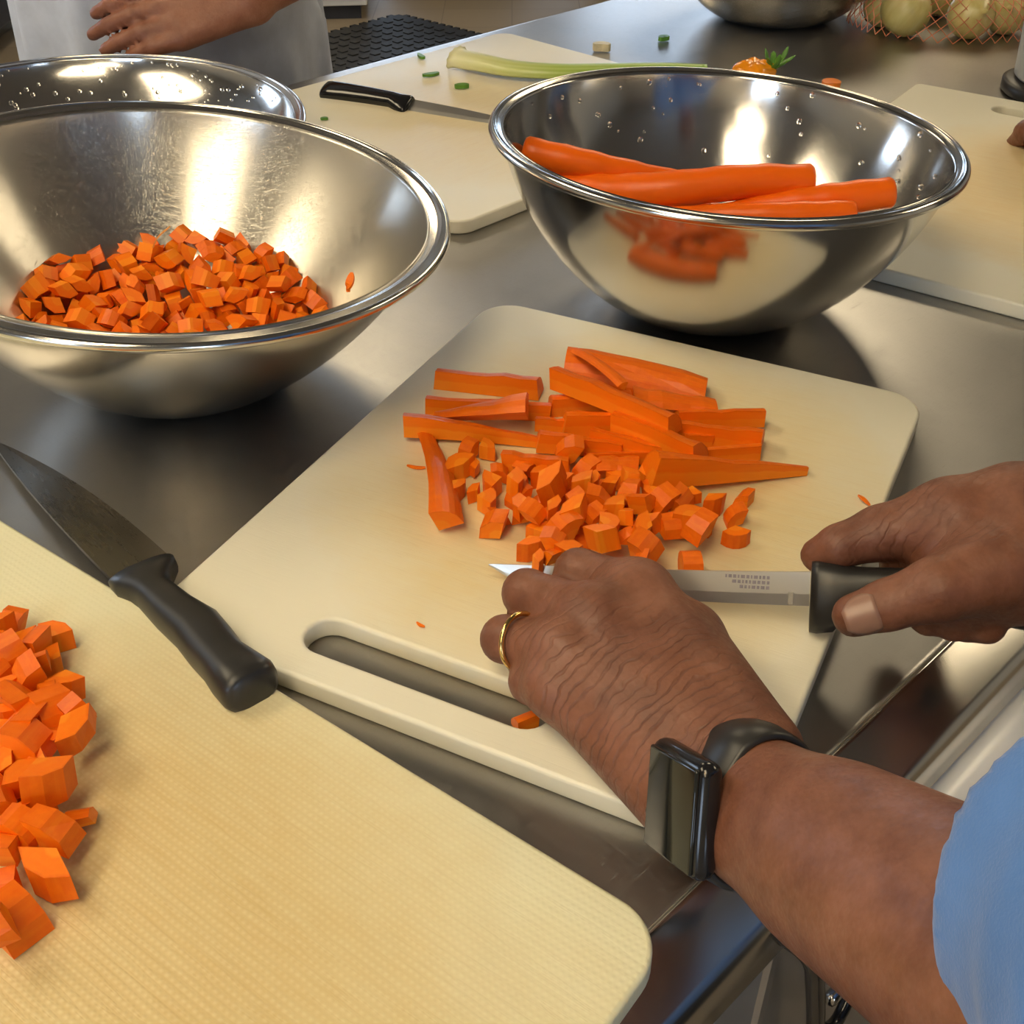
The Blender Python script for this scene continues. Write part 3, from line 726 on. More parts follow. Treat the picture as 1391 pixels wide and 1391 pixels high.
# ---------------------------------------------------------------- whole peeled carrots in the polished bowl
def whole_carrot(label, pts, radii, seed, top=False):
    """pts/radii from the thick end to the tip"""
    rng = random.Random(seed)
    line = smooth_line(pts, 6)
    n = len(line)
    rad = []
    for i in range(n):
        t = i / (n - 1) * (len(radii) - 1); k = min(int(t), len(radii) - 2); f = t - k
        rad.append(radii[k] * (1 - f) + radii[k + 1] * f)
    rad = [r * (1 + 0.035 * math.sin(i * 1.7 + seed) + rng.uniform(-.015, .015)) for i, r in enumerate(rad)]
    d0 = (line[0] - line[1]).normalized(); d1 = (line[-1] - line[-2]).normalized()
    line = [line[0] + d0 * rad[0] * .30, line[0] + d0 * rad[0] * .22] + line + [line[-1] + d1 * rad[-1] * .5]
    rad = [rad[0] * .55, rad[0] * .86] + rad + [rad[-1] * .45]
    V, Fc = tube_data(line, rad, 18)
    cen = sum(V, Vector()) / len(V)
    V = [v - cen for v in V]
    me = mesh('whole_carrot', V, Fc, True)
    # peeler facets
    vals = [0.72 + rng.uniform(-.05, .05)] * len(V)
    for k in range(18): vals[k] = 0.45
    set_rad(me, vals)
    o = link('whole_carrot', me, M['carrot_whole'])
    o.location = cen
    tag(o, label, 'carrot', 'whole peeled carrots in the polished bowl')
    return o
whole_carrot('peeled carrot leaning on the left wall of the polished bowl', [P(716, 206, .105), P(790, 222, .098), P(860, 236, .090), P(960, 250, .078)], [.0115, .0115, .010, .006], 1)
whole_carrot('largest peeled carrot lying across the polished bowl', [P(1098, 246, .092), P(1010, 247, .092), P(900, 258, .086), P(810, 258, .082), P(740, 240, .086)], [.0125, .0130, .0140, .0125, .004], 2)
whole_carrot('peeled carrot with a rough cut top against the right wall of the bowl', [P(1208, 262, .088), P(1130, 270, .084), P(1060, 276, .080), P(960, 290, .070)], [.0118, .0118, .009, .005], 3)
whole_carrot('nearest peeled carrot half hidden by the front rim of the bowl', [P(1158, 288, .082), P(1080, 292, .080), P(1000, 292, .078), P(880, 292, .072)], [.0085, .0100, .0090, .005], 5)
whole_carrot('peeled carrot under the largest one in the polished bowl', [P(780, 268, .065), P(900, 285, .058), P(1040, 300, .056)], [.012, .012, .008], 6)

# ---------------------------------------------------------------- people: one continuous skin each, grown from a distance field
class Field:
    def __init__(self, lo, hi, vox):
        self.lo = np.array(lo, float); self.vox = vox
        self.n = np.ceil((np.array(hi, float) - self.lo) / vox).astype(int) + 1
        self.f = np.full(self.n, 1.0, np.float32)
    def _sub(self, lo, hi):
        i0 = np.maximum(0, np.floor((lo - self.lo) / self.vox).astype(int))
        i1 = np.minimum(self.n, np.ceil((hi - self.lo) / self.vox).astype(int) + 1)
        if np.any(i1 <= i0): return None
        ax = [(self.lo[k] + self.vox * np.arange(i0[k], i1[k])).astype(np.float32) for k in range(3)]
        return tuple(slice(i0[k], i1[k]) for k in range(3)), ax
    def _join(self, sl, d, k, cut=False):
        f = self.f[sl]
        if cut:
            d = -d
            if k > 0:
                h = np.maximum(k - np.abs(f - d), 0) / k
                self.f[sl] = np.maximum(f, d) + h * h * k * 0.25
            else: self.f[sl] = np.maximum(f, d)
        elif k > 0:
            h = np.maximum(k - np.abs(f - d), 0) / k
            self.f[sl] = np.minimum(f, d) - h * h * k * 0.25
        else: self.f[sl] = np.minimum(f, d)
    def cone(self, a, b, ra, rb, k=0.004, cut=False):
        """round cone from a to b"""
        a = np.array(a, np.float64); b = np.array(b, np.float64)
        m = max(ra, rb) + k + 4 * self.vox
        q = self._sub(np.minimum(a, b) - m, np.maximum(a, b) + m)
        if q is None: return
        sl, (x, y, z) = q
        ba = b - a; l2 = float(ba @ ba) + 1e-12
        X = (x - a[0])[:, None, None]; Y = (y - a[1])[None, :, None]; Z = (z - a[2])[None, None, :]
        t = np.clip((X * ba[0] + Y * ba[1] + Z * ba[2]) / l2, 0, 1).astype(np.float32)
        d = np.sqrt((X - t * ba[0]) ** 2 + (Y - t * ba[1]) ** 2 + (Z - t * ba[2]) ** 2) - (ra + (rb - ra) * t)
        self._join(sl, d.astype(np.float32), k, cut)
    def ball(self, c, r, axes=None, k=0.004, cut=False):
        """ellipsoid: r three radii along the three axes"""
        c = np.array(c, float); r = np.array(r, float)
        A = np.eye(3) if axes is None else np.array(axes, float)
        m = r.max() + k + 4 * self.vox
        q = self._sub(c - m, c + m)
        if q is None: return
        sl, (x, y, z) = q
        X = (x - c[0])[:, None, None]; Y = (y - c[1])[None, :, None]; Z = (z - c[2])[None, None, :]
        s = 0; s2 = 0
        for i in range(3):
            p = X * A[i, 0] + Y * A[i, 1] + Z * A[i, 2]
            s = s + (p / r[i]) ** 2; s2 = s2 + (p / r[i] ** 2) ** 2
        k0 = np.sqrt(s); k1 = np.sqrt(s2) + 1e-9
        self._join(sl, (k0 * (k0 - 1) / k1).astype(np.float32), k, cut)
    def chain(self, pts, rads, k0=0.006, k=0.002):
        for i in range(len(pts) - 1):
            self.cone(pts[i], pts[i + 1], rads[i], rads[i + 1], k0 if i == 0 else k)
    def surface(self):
        f = self.f
        ins = f < 0
        cnt = np.zeros(np.array(f.shape) - 1, np.uint8)
        for dx in (0, 1):
            for dy in (0, 1):
                for dz in (0, 1):
                    cnt += ins[dx:f.shape[0] - 1 + dx, dy:f.shape[1] - 1 + dy, dz:f.shape[2] - 1 + dz]
        act = np.argwhere((cnt > 0) & (cnt < 8))
        vid = np.full(cnt.shape, -1, np.int32)
        vid[tuple(act.T)] = np.arange(len(act))
        offs = [(i, j, k) for i in (0, 1) for j in (0, 1) for k in (0, 1)]
        val = np.stack([f[act[:, 0] + o[0], act[:, 1] + o[1], act[:, 2] + o[2]] for o in offs], 1)
        acc = np.zeros((len(act), 3)); num = np.zeros(len(act))
        for p in range(8):
            for ax, st in ((0, 4), (1, 2), (2, 1)):
                if offs[p][ax]: continue
                q = p + st
                a, b = val[:, p], val[:, q]
                m = (a < 0) != (b < 0)
                t = np.where(m, a / np.where(m, a - b, 1), 0)
                pt = np.array(offs[p], float)[None, :].repeat(len(act), 0); pt[:, ax] += t
                acc[m] += pt[m]; num[m] += 1
        V = self.lo + (act + acc / num[:, None]) * self.vox
        Fs = []
        for ax in range(3):
            a = [slice(1, -1)] * 3; b = [slice(1, -1)] * 3
            a[ax] = slice(0, -1); b[ax] = slice(1, None)
            A, B = ins[tuple(a)], ins[tuple(b)]
            ch = np.argwhere(A != B)
            base = ch + 1; base[:, ax] -= 1
            u, v = (ax + 1) % 3, (ax + 2) % 3
            def cell(du, dv):
                c = base.copy(); c[:, u] -= du; c[:, v] -= dv
                return vid[tuple(c.T)]
            q = np.stack([cell(1, 1), cell(0, 1), cell(0, 0), cell(1, 0)], 1)
            fl = A[tuple(ch.T)]
            q[~fl] = q[~fl][:, ::-1]
            Fs.append(q)
        return V, np.concatenate(Fs)
    def mesh(self, name, relax=1):
        V, Fq = self.surface()
        for _ in range(relax):
            acc = np.zeros_like(V); n = np.zeros(len(V))
            for i in range(4):
                a, b = Fq[:, i], Fq[:, (i + 1) % 4]
                np.add.at(acc, a, V[b]); np.add.at(n, a, 1)
            V = V * 0.5 + 0.5 * acc / np.maximum(n, 1)[:, None]
        me = bpy.data.meshes.new(name)
        me.vertices.add(len(V)); me.vertices.foreach_set('co', V.astype(np.float32).ravel())
        me.loops.add(Fq.size); me.loops.foreach_set('vertex_index', Fq.astype(np.int32).ravel())
        me.polygons.add(len(Fq)); me.polygons.foreach_set('loop_start', np.arange(0, Fq.size, 4, dtype=np.int32))
        me.polygons.foreach_set('use_smooth', np.ones(len(Fq), bool))
        me.update(calc_edges=True); me.validate()
        return me

def skin_mat(name, base, dark, light, fold_rot=0.0):
    x = N(name)
    v = x.co()
    a = x.noise(v, 28, 5, 0.6, 0.3)
    b = x.noise(v, 240, 3, 0.6)
    c = x.ramp(a, [(0.28, dark), (0.55, base), (0.8, light)])
    c = x.mixc(x.math('MULTIPLY', b, 0.30), c, dark)
    sp = x.ramp(x.noise(v, 75, 4, 0.65), [(0.42, 0), (0.66, 0.34)])
    c = x.mixc(sp, c, light)
    # fine creases of skin running across the limb
    w = x.n('ShaderNodeTexWave', wave_type='BANDS', bands_direction='X'); w.inputs['Scale'].default_value = 62
    w.inputs['Distortion'].default_value = 9; w.inputs['Detail'].default_value = 2.5; w.inputs['Detail Scale'].default_value = 0.9
    x.l(x.co((1, 1, 1), (0, 0, fold_rot)), w.inputs['Vector'])
    crease = x.ramp(w.outputs['Fac'], [(0.0, 0), (0.22, 1)])
    at = x.n('ShaderNodeAttribute'); at.attribute_name = 'fold'
    patch = x.ramp(x.noise(v, 60, 3, .6), [(0.36, 0.15), (0.62, 1.0)])
    cr = x.math('MULTIPLY', x.math('MULTIPLY', x.math('SUBTRACT', 1.0, crease), at.outputs['Fac']), patch)
    c = x.mixc(x.math('MULTIPLY', cr, 0.34), c, [q * 0.45 for q in dark])
    vo = x.n('ShaderNodeTexVoronoi'); vo.inputs['Scale'].default_value = 420; x.l(v, vo.inputs['Vector'])
    h = x.math('ADD', x.math('MULTIPLY', b, 0.35), x.math('MULTIPLY', cr, -1.9))
    h = x.math('ADD', h, x.math('MULTIPLY', vo.outputs['Distance'], 0.35))
    x.bump(h, 0.5, 0.0009)
    x.set(Base_Color=c, Roughness=x.ramp(b, [(0.3, 0.42), (0.7, 0.60)]), Subsurface_Weight=0.10, Subsurface_Radius=(0.006, 0.002, 0.001), Specular_IOR_Level=0.45)
    return x.m

def cloth_mat(name, col, var=0.15, rough=0.85):
    x = N(name)
    a = x.noise(x.co(), 18, 4, 0.6)
    wv = x.noise(x.co((1, 1, 1)), 900, 2, 0.5)
    c = x.ramp(a, [(0.3, [q * (1 - var) for q in col]), (0.7, [min(1, q * (1 + var)) for q in col])])
    x.bump(x.math('ADD', a, x.math('MULTIPLY', wv, 0.25)), 0.35, 0.003)
    x.set(Base_Color=c, Roughness=rough, Sheen_Weight=0.2)
    return x.m
M['skin'] = skin_mat('brown_skin', (0.205, 0.078, 0.040), (0.115, 0.038, 0.021), (0.30, 0.130, 0.085), 0.98)
M['skin_warm'] = skin_mat('warm_brown_skin', (0.27, 0.105, 0.058), (0.19, 0.066, 0.036), (0.34, 0.145, 0.09), 0.3)
M['shirt_blue'] = cloth_mat('blue_shirt_cloth', (0.075, 0.185, 0.47), 0.16)
M['apron_grey'] = cloth_mat('light_grey_cloth', (0.52, 0.56, 0.66), 0.12)
M['shirt_dark'] = cloth_mat('dark_cloth', (0.05, 0.05, 0.06), 0.2)
M['trousers'] = cloth_mat('dark_trousers', (0.035, 0.037, 0.045), 0.2)
M['hair'] = plain('dark_hair', (0.02, 0.016, 0.014), 0.6, 0, 0.3, 90)
M['shoe'] = plain('black_shoe', (0.015, 0.015, 0.016), 0.4, 0, 0.2, 30)
M['eye'] = plain('eye_white', (0.75, 0.72, 0.68), 0.2, 0, 0.03, 30)
M['iris'] = plain('dark_iris', (0.03, 0.015, 0.01), 0.15, 0, 0.2, 30)
M['gold'] = plain('gold_ring', (0.83, 0.56, 0.20), 0.16, 1.0, 0.05, 60)
M['nail'] = plain('finger_nail', (0.30, 0.165, 0.12), 0.30, 0, 0.08, 200)

def v3(*p): return np.array(p, float)
def unit(v):
    v = np.array(v, float); return v / np.linalg.norm(v)

def head_into(F, c, face, k=0.012):
    """skull, jaw, nose, brow, lips, ears and neck into a field; c = centre of the head, face = horizontal facing direction"""
    f = unit((face[0], face[1], 0)); s = unit((f[1], -f[0], 0)); u = v3(0, 0, 1); ax = [s, f, u]
    F.ball(c + u * .030 - f * .012, (.074, .094, .088), ax, k)
    F.ball(c - u * .045 + f * .018, (.058, .070, .070), ax, .02)
    F.ball(c - u * .090 + f * .060, (.026, .022, .020), ax, .02)
    F.cone(c + f * .086 + u * .012, c + f * .104 - u * .026, .008, .0125, .008)
    F.ball(c + f * .088 + u * .028, (.050, .012, .008), ax, .012)
    for q in (-1, 1):
        F.ball(c + f * .088 + s * q * .031 + u * .010, (.014, .010, .009), ax, .002, cut=True)
        F.ball(c + s * q * .076 - u * .008 - f * .008, (.009, .020, .032), ax, .006)
        F.ball(c + f * .098 + s * q * .012 - u * .030, (.009, .009, .007), ax, .004)
    F.ball(c + f * .086 - u * .058, (.024, .011, .006), ax, .003)
    F.ball(c + f * .084 - u * .069, (.021, .011, .007), ax, .003)
    return f, s, u

def face_parts(parent, c, f, s, u):
    for q in (-1, 1):
        p = c + f * .071 + s * q * .031 + u * .010
        bm = bmesh.new(); bmesh.ops.create_uvsphere(bm, u_segments=16, v_segments=10, radius=.0118)
        e = link('eye', bm_mesh('eye', bm, True), M['eye'], parent, Vector(p) - parent.location)
        bm = bmesh.new(); bmesh.ops.create_uvsphere(bm, u_segments=12, v_segments=8, radius=.0058)
        link('iris', bm_mesh('iris', bm, True), M['iris'], e, Vector(f * .0078))

def hair_mesh(c, f, s, u, vox=.005):
    H = Field(c - .15, c + .15, vox); ax = [s, f, u]
    H.ball(c + u * .042 - f * .022, (.081, .095, .088), ax, .01)
    H.ball(c + f * .10 - u * .01, (.09, .075, .075), ax, .01, cut=True)
    H.ball(c - u * .10, (.12, .16, .075), ax, .01, cut=True)
    return H.mesh('hair')

def legs_parts(parent, hip, f, s, mat, foot_z=0.0):
    """trousers as one mesh and two shoes; hip = centre of the pelvis"""
    T = Field(v3(*(hip - v3(.36, .36, 0)))[:2].tolist() + [foot_z + .02], (hip + v3(.36, .36, .14)).tolist(), .009)
    T.ball(hip, (.165, .125, .12), [s, f, v3(0, 0, 1)], .02)
    for q in (-1, 1):
        h = hip + s * q * .085 - v3(0, 0, .04); k_ = hip + s * q * .10 + f * .012; k_[2] = foot_z + .48
        a = hip + s * q * .11; a[2] = foot_z + .09
        T.cone(h, k_, .092, .068, .03); T.cone(k_, a, .066, .055, .02)
    link('trousers', T.mesh('trousers'), mat, parent, -parent.location)
    for q in (-1, 1):
        a = hip + s * q * .11; a[2] = foot_z
        Sx = Field(a - v3(.2, .2, .02), a + v3(.2, .2, .14), .006)
        Sx.cone(a - f * .055 + v3(0, 0, .045), a + f * .13 + v3(0, 0, .036), .042, .036, .01)
        Sx.cone(a + v3(0, 0, .06), a + v3(0, 0, .10), .044, .044, .02)
        Sx.ball(a + f * .03 - v3(0, 0, .05), (.3, .3, .05), None, .002, cut=True)
        link('shoe', Sx.mesh('shoe'), M['shoe'], parent, -parent.location)

A3 = lambda u, v, h: np.array(P(u, v, h), float)

# ---- the cook: left hand holds the carrots, right hand the knife
def cook():
    Wl = A3(996, 1082, .047)                               # left wrist
    arm = unit(A3(1245, 1232, .096) - Wl)                  # from wrist towards elbow
    left = unit(np.cross(v3(0, 0, 1), -arm)); left = unit(v3(left[0], left[1], 0))
    if left[0] > 0: left = -left
    dors = unit(left * .72 + v3(0, 0, .69)); dors = unit(dors - arm * (dors @ arm))
    lat = unit(np.cross(dors, arm));
    if lat[2] < 0: lat = -lat                              # towards the thumb
    cookc = dict(Wl=Wl, arm=arm, dors=dors, lat=lat)
    face = v3(TN.x, TN.y, 0); side = v3(TT.x, TT.y, 0)
    Sh = v3(.435, .065, 0)                                 # below the breastbone
    chest = Sh + v3(0, 0, TZ + .40)
    shL = chest - side * .19 + v3(0, 0, .07); shR = chest + side * .19 + v3(0, 0, .07)
    elL = Wl + arm * .255
    Wr = A3(1408, 735, .066)
    elR = Wr + unit(v3(.80, -.52, .12)) * .25
    F = Field((-.07, -.13, TZ - .02), (.66, .60, TZ + .86), .0022)
    # torso, shoulders, neck (inside the shirt) and head
    F.cone(chest - v3(0, 0, .12), chest + v3(0, 0, .04), .09, .10, .02)
    F.cone(shL, shR, .045, .045, .03)
    F.cone(chest + v3(0, 0, .08), chest + v3(0, 0, .20) + face * .02, .055, .052, .03)
    hc = chest + v3(0, 0, .30) + face * .05
    f, s, u = head_into(F, hc, face)
    # arms
    F.cone(shL, elL, .048, .040, .02); F.cone(shR, elR, .048, .040, .02)
    for q in (-1, 1):
        F.cone(elL + lat * q * .008, Wl + lat * q * .0100, .0315, .0188, .02)
    F.cone(elL + arm * -.06 - v3(0, 0, .004), Wl + arm * .07, .033, .0225, .03)
    # left palm
    mcp = [A3(858, 800, .060), A3(800, 834, .061), A3(760, 880, .053), A3(752, 932, .043)]
    wr = [Wl - arm * .012 + lat * .016, Wl - arm * .012 + lat * .005, Wl - arm * .012 - lat * .006, Wl - arm * .012 - lat * .015]
    rm = [.0150, .0148, .0140, .0130]
    rw_ = [.0190, .0195, .0195, .0180]
    for i in range(4):
        F.cone(wr[i] - dors * .002, mcp[i] - dors * .006, rw_[i], rm[i], .014)
    for i in range(3):
        F.cone(mcp[i] - dors * .008, mcp[i + 1] - dors * .008, .012, .0115, .010)
    # heel and thumb side of the palm
    F.cone(wr[3] - dors * .012, mcp[3] - dors * .020, .016, .013, .016)
    th0 = wr[0] - dors * .012 + lat * .004
    th1 = A3(935, 868, .042); th2 = A3(868, 840, .030); th3 = A3(828, 812, .024)
    F.chain([th0, th1, th2, th3], [.018, .0165, .0115, .0090], .014, .006)
    # fingers: knuckle, middle joint, last joint, tip
    fing = [([mcp[0], A3(786, 778, .050), A3(802, 792, .031), A3(816, 806, .0235)], [.0140, .0118, .0100, .0085]),
            ([mcp[1], A3(716, 806, .047), A3(738, 812, .029), A3(756, 818, .0225)], [.0138, .0118, .0100, .0085]),
            ([mcp[2], A3(686, 868, .040), A3(700, 862, .026), A3(722, 858, .0225)], [.0132, .0112, .0098, .0082]),
            ([mcp[3], A3(722, 926, .033), A3(716, 905, .023), A3(730, 892, .0212)], [.0122, .0102, .0088, .0076])]
    for pts, rr in fing:
        F.cone(pts[0] - dors * .003, pts[1], rr[0] * .97, rr[1], .007)
        F.cone(pts[1], pts[2], rr[1] * .98, rr[2], .002)
        F.cone(pts[2], pts[3], rr[2], rr[3], .002)
        F.ball(pts[0] + dors * .002, (.0105, .0105, .0105), None, .010)
        F.ball(pts[1] + unit(pts[1] - pts[2]) * .001, (rr[1] * .98,) * 3, None, .003)
    # tendons on the back of the hand
    for i in range(4):
        F.cone(wr[i] * .55 + mcp[i] * .45 + dors * .009, mcp[i] + dors * .004, .0028, .0042, .007)
    # ---- right hand closed on the knife handle
    im = A3(1290, 704, .070)
    idx = [im, A3(1196, 724, .060), A3(1140, 742, .054), A3(1112, 754, .046)]
    F.cone(Wr + v3(-.01, .018, .004), im, .0230, .0190, .02)
    F.cone(Wr + v3(-.01, -.004, .000), A3(1300, 768, .056), .0250, .0190, .02)
    F.cone(Wr + v3(-.01, -.018, -.006), A3(1310, 812, .046), .0220, .0170, .02)
    F.cone(idx[0], idx[1], .0185, .0138, .010)
    F.cone(idx[1], idx[2], .0136, .0112, .004); F.cone(idx[2], idx[3], .0110, .0092, .003)
    thb = [A3(1345, 775, .070), A3(1275, 800, .066), A3(1205, 822, .056), A3(1160, 836, .050)]
    F.cone(thb[0], thb[1], .0200, .0150, .012)
    F.cone(thb[1], thb[2], .0148, .0122, .005); F.cone(thb[2], thb[3], .0120, .0104, .003)
    # middle, ring and little finger curl under the handle
    for mc, a, b, c, r in ((A3(1300, 735, .060), A3(1228, 760, .042), A3(1226, 800, .029), A3(1262, 838, .034), .0115),
                           (A3(1330, 760, .056), A3(1268, 790, .038), A3(1266, 828, .027), A3(1296, 846, .034), .0112),
                           (A3(1362, 790, .054), A3(1312, 820, .038), A3(1312, 846, .029), A3(1342, 852, .036), .0100)):
        F.cone(mc, a, r * 1.25, r * 1.05, .008); F.cone(a, b, r * 1.05, r * .95, .002); F.cone(b, c, r * .95, r * .85, .002)
    for q in (-1, 1):
        F.cone(elR + v3(0, .0, q * .006), Wr + v3(0, q * .010, q * .006), .038, .0225, .02)
    me = F.mesh('body', 1)
    # where the skin creases: back of the left hand by the wrist, knuckles, right thumb web
    co = np.empty(len(me.vertices) * 3, np.float32); me.vertices.foreach_get('co', co); co = co.reshape(-1, 3)
    def near(c, r): return np.clip(1 - np.linalg.norm(co - c, axis=1) / r, 0, 1)
    hb = (Wl * .62 + mcp[1] * .38) + dors * .02
    fold = np.clip(near(hb, .062) * 2.2, 0, 1)
    for p in mcp: fold = np.maximum(fold, .5 * np.clip(near(p + dors * .012, .02) * 2, 0, 1))
    fold = np.maximum(fold, .5 * np.clip(near(A3(1250, 740, .06), .06) * 1.6, 0, 1))
    at = me.attributes.new('fold', 'FLOAT', 'POINT'); at.data.foreach_set('value', fold.astype(np.float32))
    hip = Sh + v3(0, 0, .93) - face * .02
    hip = v3(Sh[0], Sh[1], .90) + face * -.03
    root = empty('person', (float(hip[0]), float(hip[1]), 0), 'person in a blue shirt dicing carrots, knife in one hand, watch on the other wrist', 'person')
    body = link('body', me, M['skin'], root, -root.location)
    # wedding ring on the ring finger
    d = unit(fing[2][0][1] - fing[2][0][0]); c = fing[2][0][0] * .30 + fing[2][0][1] * .70
    q = Vector((0, 0, 1)).rotation_difference(Vector(d)).to_matrix()
    pts = [Vector(c) + q @ Vector((.0133 * math.cos(a), .0133 * math.sin(a), 0)) for a in [2 * math.pi * k / 40 for k in range(40)]]
    rg = tube('wedding_ring', pts, .0013, M['gold'], root, 8, True, up=tuple(d)); rg.location = -root.location
    tag(rg, 'plain gold ring on the left hand')
    # thumb nail of the right hand
    nd = unit(thb[2] - thb[3]); cam_d = unit(v3(0, 0, TZ + CAM_H) - thb[3]); nn = unit(cam_d - nd * (cam_d @ nd)); nn = unit(nn + v3(0, -.25, 0)); nn = unit(nn - nd * (nn @ nd)); ns = np.cross(nd, nn)
    NV, NF = [], []
    for i in range(9):
        for j in range(9):
            a = (j - 4) / 4 * .95; t = i / 8
            wsh = .0103 if 0 < i < 8 else .0098
            rr_ = .0110 + .0012 * t
            taper = math.sin(min(1, (t * 1.25 + .28)) * math.pi / 2) if t < .6 else math.sqrt(max(0, 1 - ((t - .6) / .4) ** 2 * .45))
            aa = a * taper
            p = thb[3] - nd * .0055 + nd * (t * .0160) + (ns * math.sin(aa) + nn * math.cos(aa)) * rr_
            NV.append(p)
    for i in range(8):
        for j in range(8): NF.append((i * 9 + j, i * 9 + j + 1, i * 9 + j + 10, i * 9 + j + 9))
    nm = link('thumb_nail', mesh('thumb_nail', NV, NF, True), M['nail'], root, -root.location)
    md = nm.modifiers.new('thick', 'SOLIDIFY'); md.thickness = .0008; md.offset = 0
    # shirt: torso and loose sleeves, hollow at the cuffs
    S = Field((.0, -.22, TZ - .12), (.80, .46, TZ + .60), .0032)
    S.ball(chest - v3(0, 0, .20), (.165, .115, .30), [side, face, v3(0, 0, 1)], .02)
    S.ball(chest, (.19, .12, .16), [side, face, v3(0, 0, 1)], .03)
    S.cone(shL, shR, .066, .066, .04)
    cuffL = Wl + arm * .180 + v3(.013, .026, .014); dl = unit(elL - cuffL)
    S.cone(shL, elL + v3(0, 0, .01), .078, .066, .03); S.cone(elL + v3(0, 0, .008), cuffL - dl * .04, .066, .055, .02)
    cuffR = Wr * .35 + elR * .65
    S.cone(shR, elR, .078, .062, .03); S.cone(elR, cuffR, .060, .052, .02)
    rng = random.Random(3)
    for i in range(7):                                       # folds round the left sleeve
        t = i / 6; c = cuffL * (1 - t) + elL * t; an = rng.uniform(0, 6.28)
        n1 = unit(np.cross(dl, v3(0, 0, 1))); n2 = np.cross(dl, n1)
        o1 = n1 * math.cos(an) + n2 * math.sin(an); o2 = n1 * math.cos(an + 1.6) + n2 * math.sin(an + 1.6)
        S.cone(c + o1 * .053, c + o2 * .057 + dl * .02, .005, .009, .006)
    # openings: cut the cuff ends off and hollow them
    for cf, dr, r in ((cuffL, dl, .051), (cuffR, unit(elR - cuffR), .048)):
        tl_ = unit(dr + v3(-.08, -.30, .42))
        S.ball(cf - tl_ * .300, (.30, .30, .30), None, .002, cut=True)
        S.cone(cf - dr * .08, cf + dr * .06, r, r * .94, .002, cut=True)
    tl_ = unit(dl + v3(-.08, -.30, .42)); n1 = unit(np.cross(dl, v3(0, 0, 1))); n2 = np.cross(dl, n1)
    for off, rr in ((.003, .0545), (.017, .0545), (.036, .0565), (.055, .0585)):   # stitched hem and turned-up folds
        ring = []
        for k in range(37):
            a = 2 * math.pi * k / 36; o = (n1 * math.cos(a) + n2 * math.sin(a)) * (rr + .0006)
            ring.append(cuffL + o - dl * ((o @ tl_) / (dl @ tl_)) + dl * off * (1 + (.25 * math.sin(2 * a) if off > .02 else 0)))
        for k in range(36): S.cone(ring[k], ring[k + 1], .0034, .0034, .0035 if off < .02 else .009)
    S.cone(chest + v3(0, 0, .10), chest + v3(0, 0, .30), .060, .075, .004, cut=True)
    link('shirt', S.mesh('shirt', 4), M['shirt_blue'], root, -root.location)
    legs_parts(root, hip, face, side, M['trousers'])
    link('hair', hair_mesh(hc, f, s, u), M['hair'], root, -root.location)
    face_parts(root, hc, f, s, u)
    cookc.update(root=root, idx=idx, thb=thb, Wr=Wr, fing=fing, mcp=mcp)
    return cookc
CK = cook()

# ---- black sports watch on the left wrist
def watch():
    Wl, arm, dors, lat = CK['Wl'], CK['arm'], CK['dors'], CK['lat']
    c = Wl + arm * .006
    an = .42                                                # slid round towards the little-finger side
    dors, lat = dors * math.cos(an) - lat * math.sin(an), lat * math.cos(an) + dors * math.sin(an)
    root = empty('wristwatch', tuple(c), 'black square wristwatch with a dark screen on the left wrist', 'watch')
    R = np.stack([lat, arm, dors], 1)                        # strap runs round lat/dors, width along the arm
    mw = Matrix([[R[i][j] for j in range(3)] for i in range(3)])
    root.rotation_mode = 'QUATERNION'; root.rotation_quaternion = mw.to_quaternion()
    if np.linalg.det(R) < 0: root.rotation_quaternion = Matrix([[-R[i][0], R[i][1], R[i][2]] for i in range(3)] if False else [[-R[i][0], R[i][1], R[i][2]] for i in range(3)]).to_quaternion()
    # strap: flat band round the oval wrist
    V, Fc = [], []
    n = 72; wd = .0135
    secs = [(-wd, .0), (-wd + .002, .0022), (0, .0030), (wd - .002, .0022), (wd, .0), (wd - .001, -.0012), (-wd + .001, -.0012)]
    for k in range(n):
        a = 2 * math.pi * k / n
        # oval: two circles of radius .0215 at +-0.0105 on the lateral axis
        r = .0206
        b = a - an
        x0 = r * math.cos(b) + (.0100 * max(-1, min(1, math.cos(b) * 2.2))); z0 = r * math.sin(b)
        x = x0 * math.cos(an) - z0 * math.sin(an); z = x0 * math.sin(an) + z0 * math.cos(an)
        nx, nz = math.cos(a), math.sin(a)
        for yy, up in secs: V.append((x + nx * up, yy, z + nz * up))
    m = len(secs)
    for k in range(n):
        for j in range(m):
            a = k * m + j; b = k * m + (j + 1) % m; k2 = ((k + 1) % n) * m
            Fc.append((a, b, k2 + (j + 1) % m, k2 + j))
    st = link('strap', mesh('strap', V, Fc, True), M['black'], root)
    bm = bmesh.new(); box_bm(bm, (-.0232, -.0202, .0212), (.0232, .0202, .0325), .0052, 4)
    link('case', bm_mesh('case', bm, True), M['black_gloss'], root)
    bm = bmesh.new(); box_bm(bm, (-.0206, -.0176, .0311), (.0206, .0176, .0336), .0012, 3)
    link('screen', bm_mesh('screen', bm, True), M['screen'], root)
    bm = bmesh.new(); bmesh.ops.create_cone(bm, cap_ends=True, segments=20, radius1=.0034, radius2=.0034, depth=.003)
    bmesh.ops.rotate(bm, verts=bm.verts, matrix=Matrix.Rotation(math.pi / 2, 3, 'X')); bmesh.ops.translate(bm, verts=bm.verts, vec=(.009, -.0212, .027))
    link('crown', bm_mesh('crown', bm, True), M['black_gloss'], root)
    bm = bmesh.new(); box_bm(bm, (-.013, -.0198, .0255), (-.003, -.0188, .0285), .0006, 2)
    link('side_button', bm_mesh('side_button', bm, True), M['black_gloss'], root)
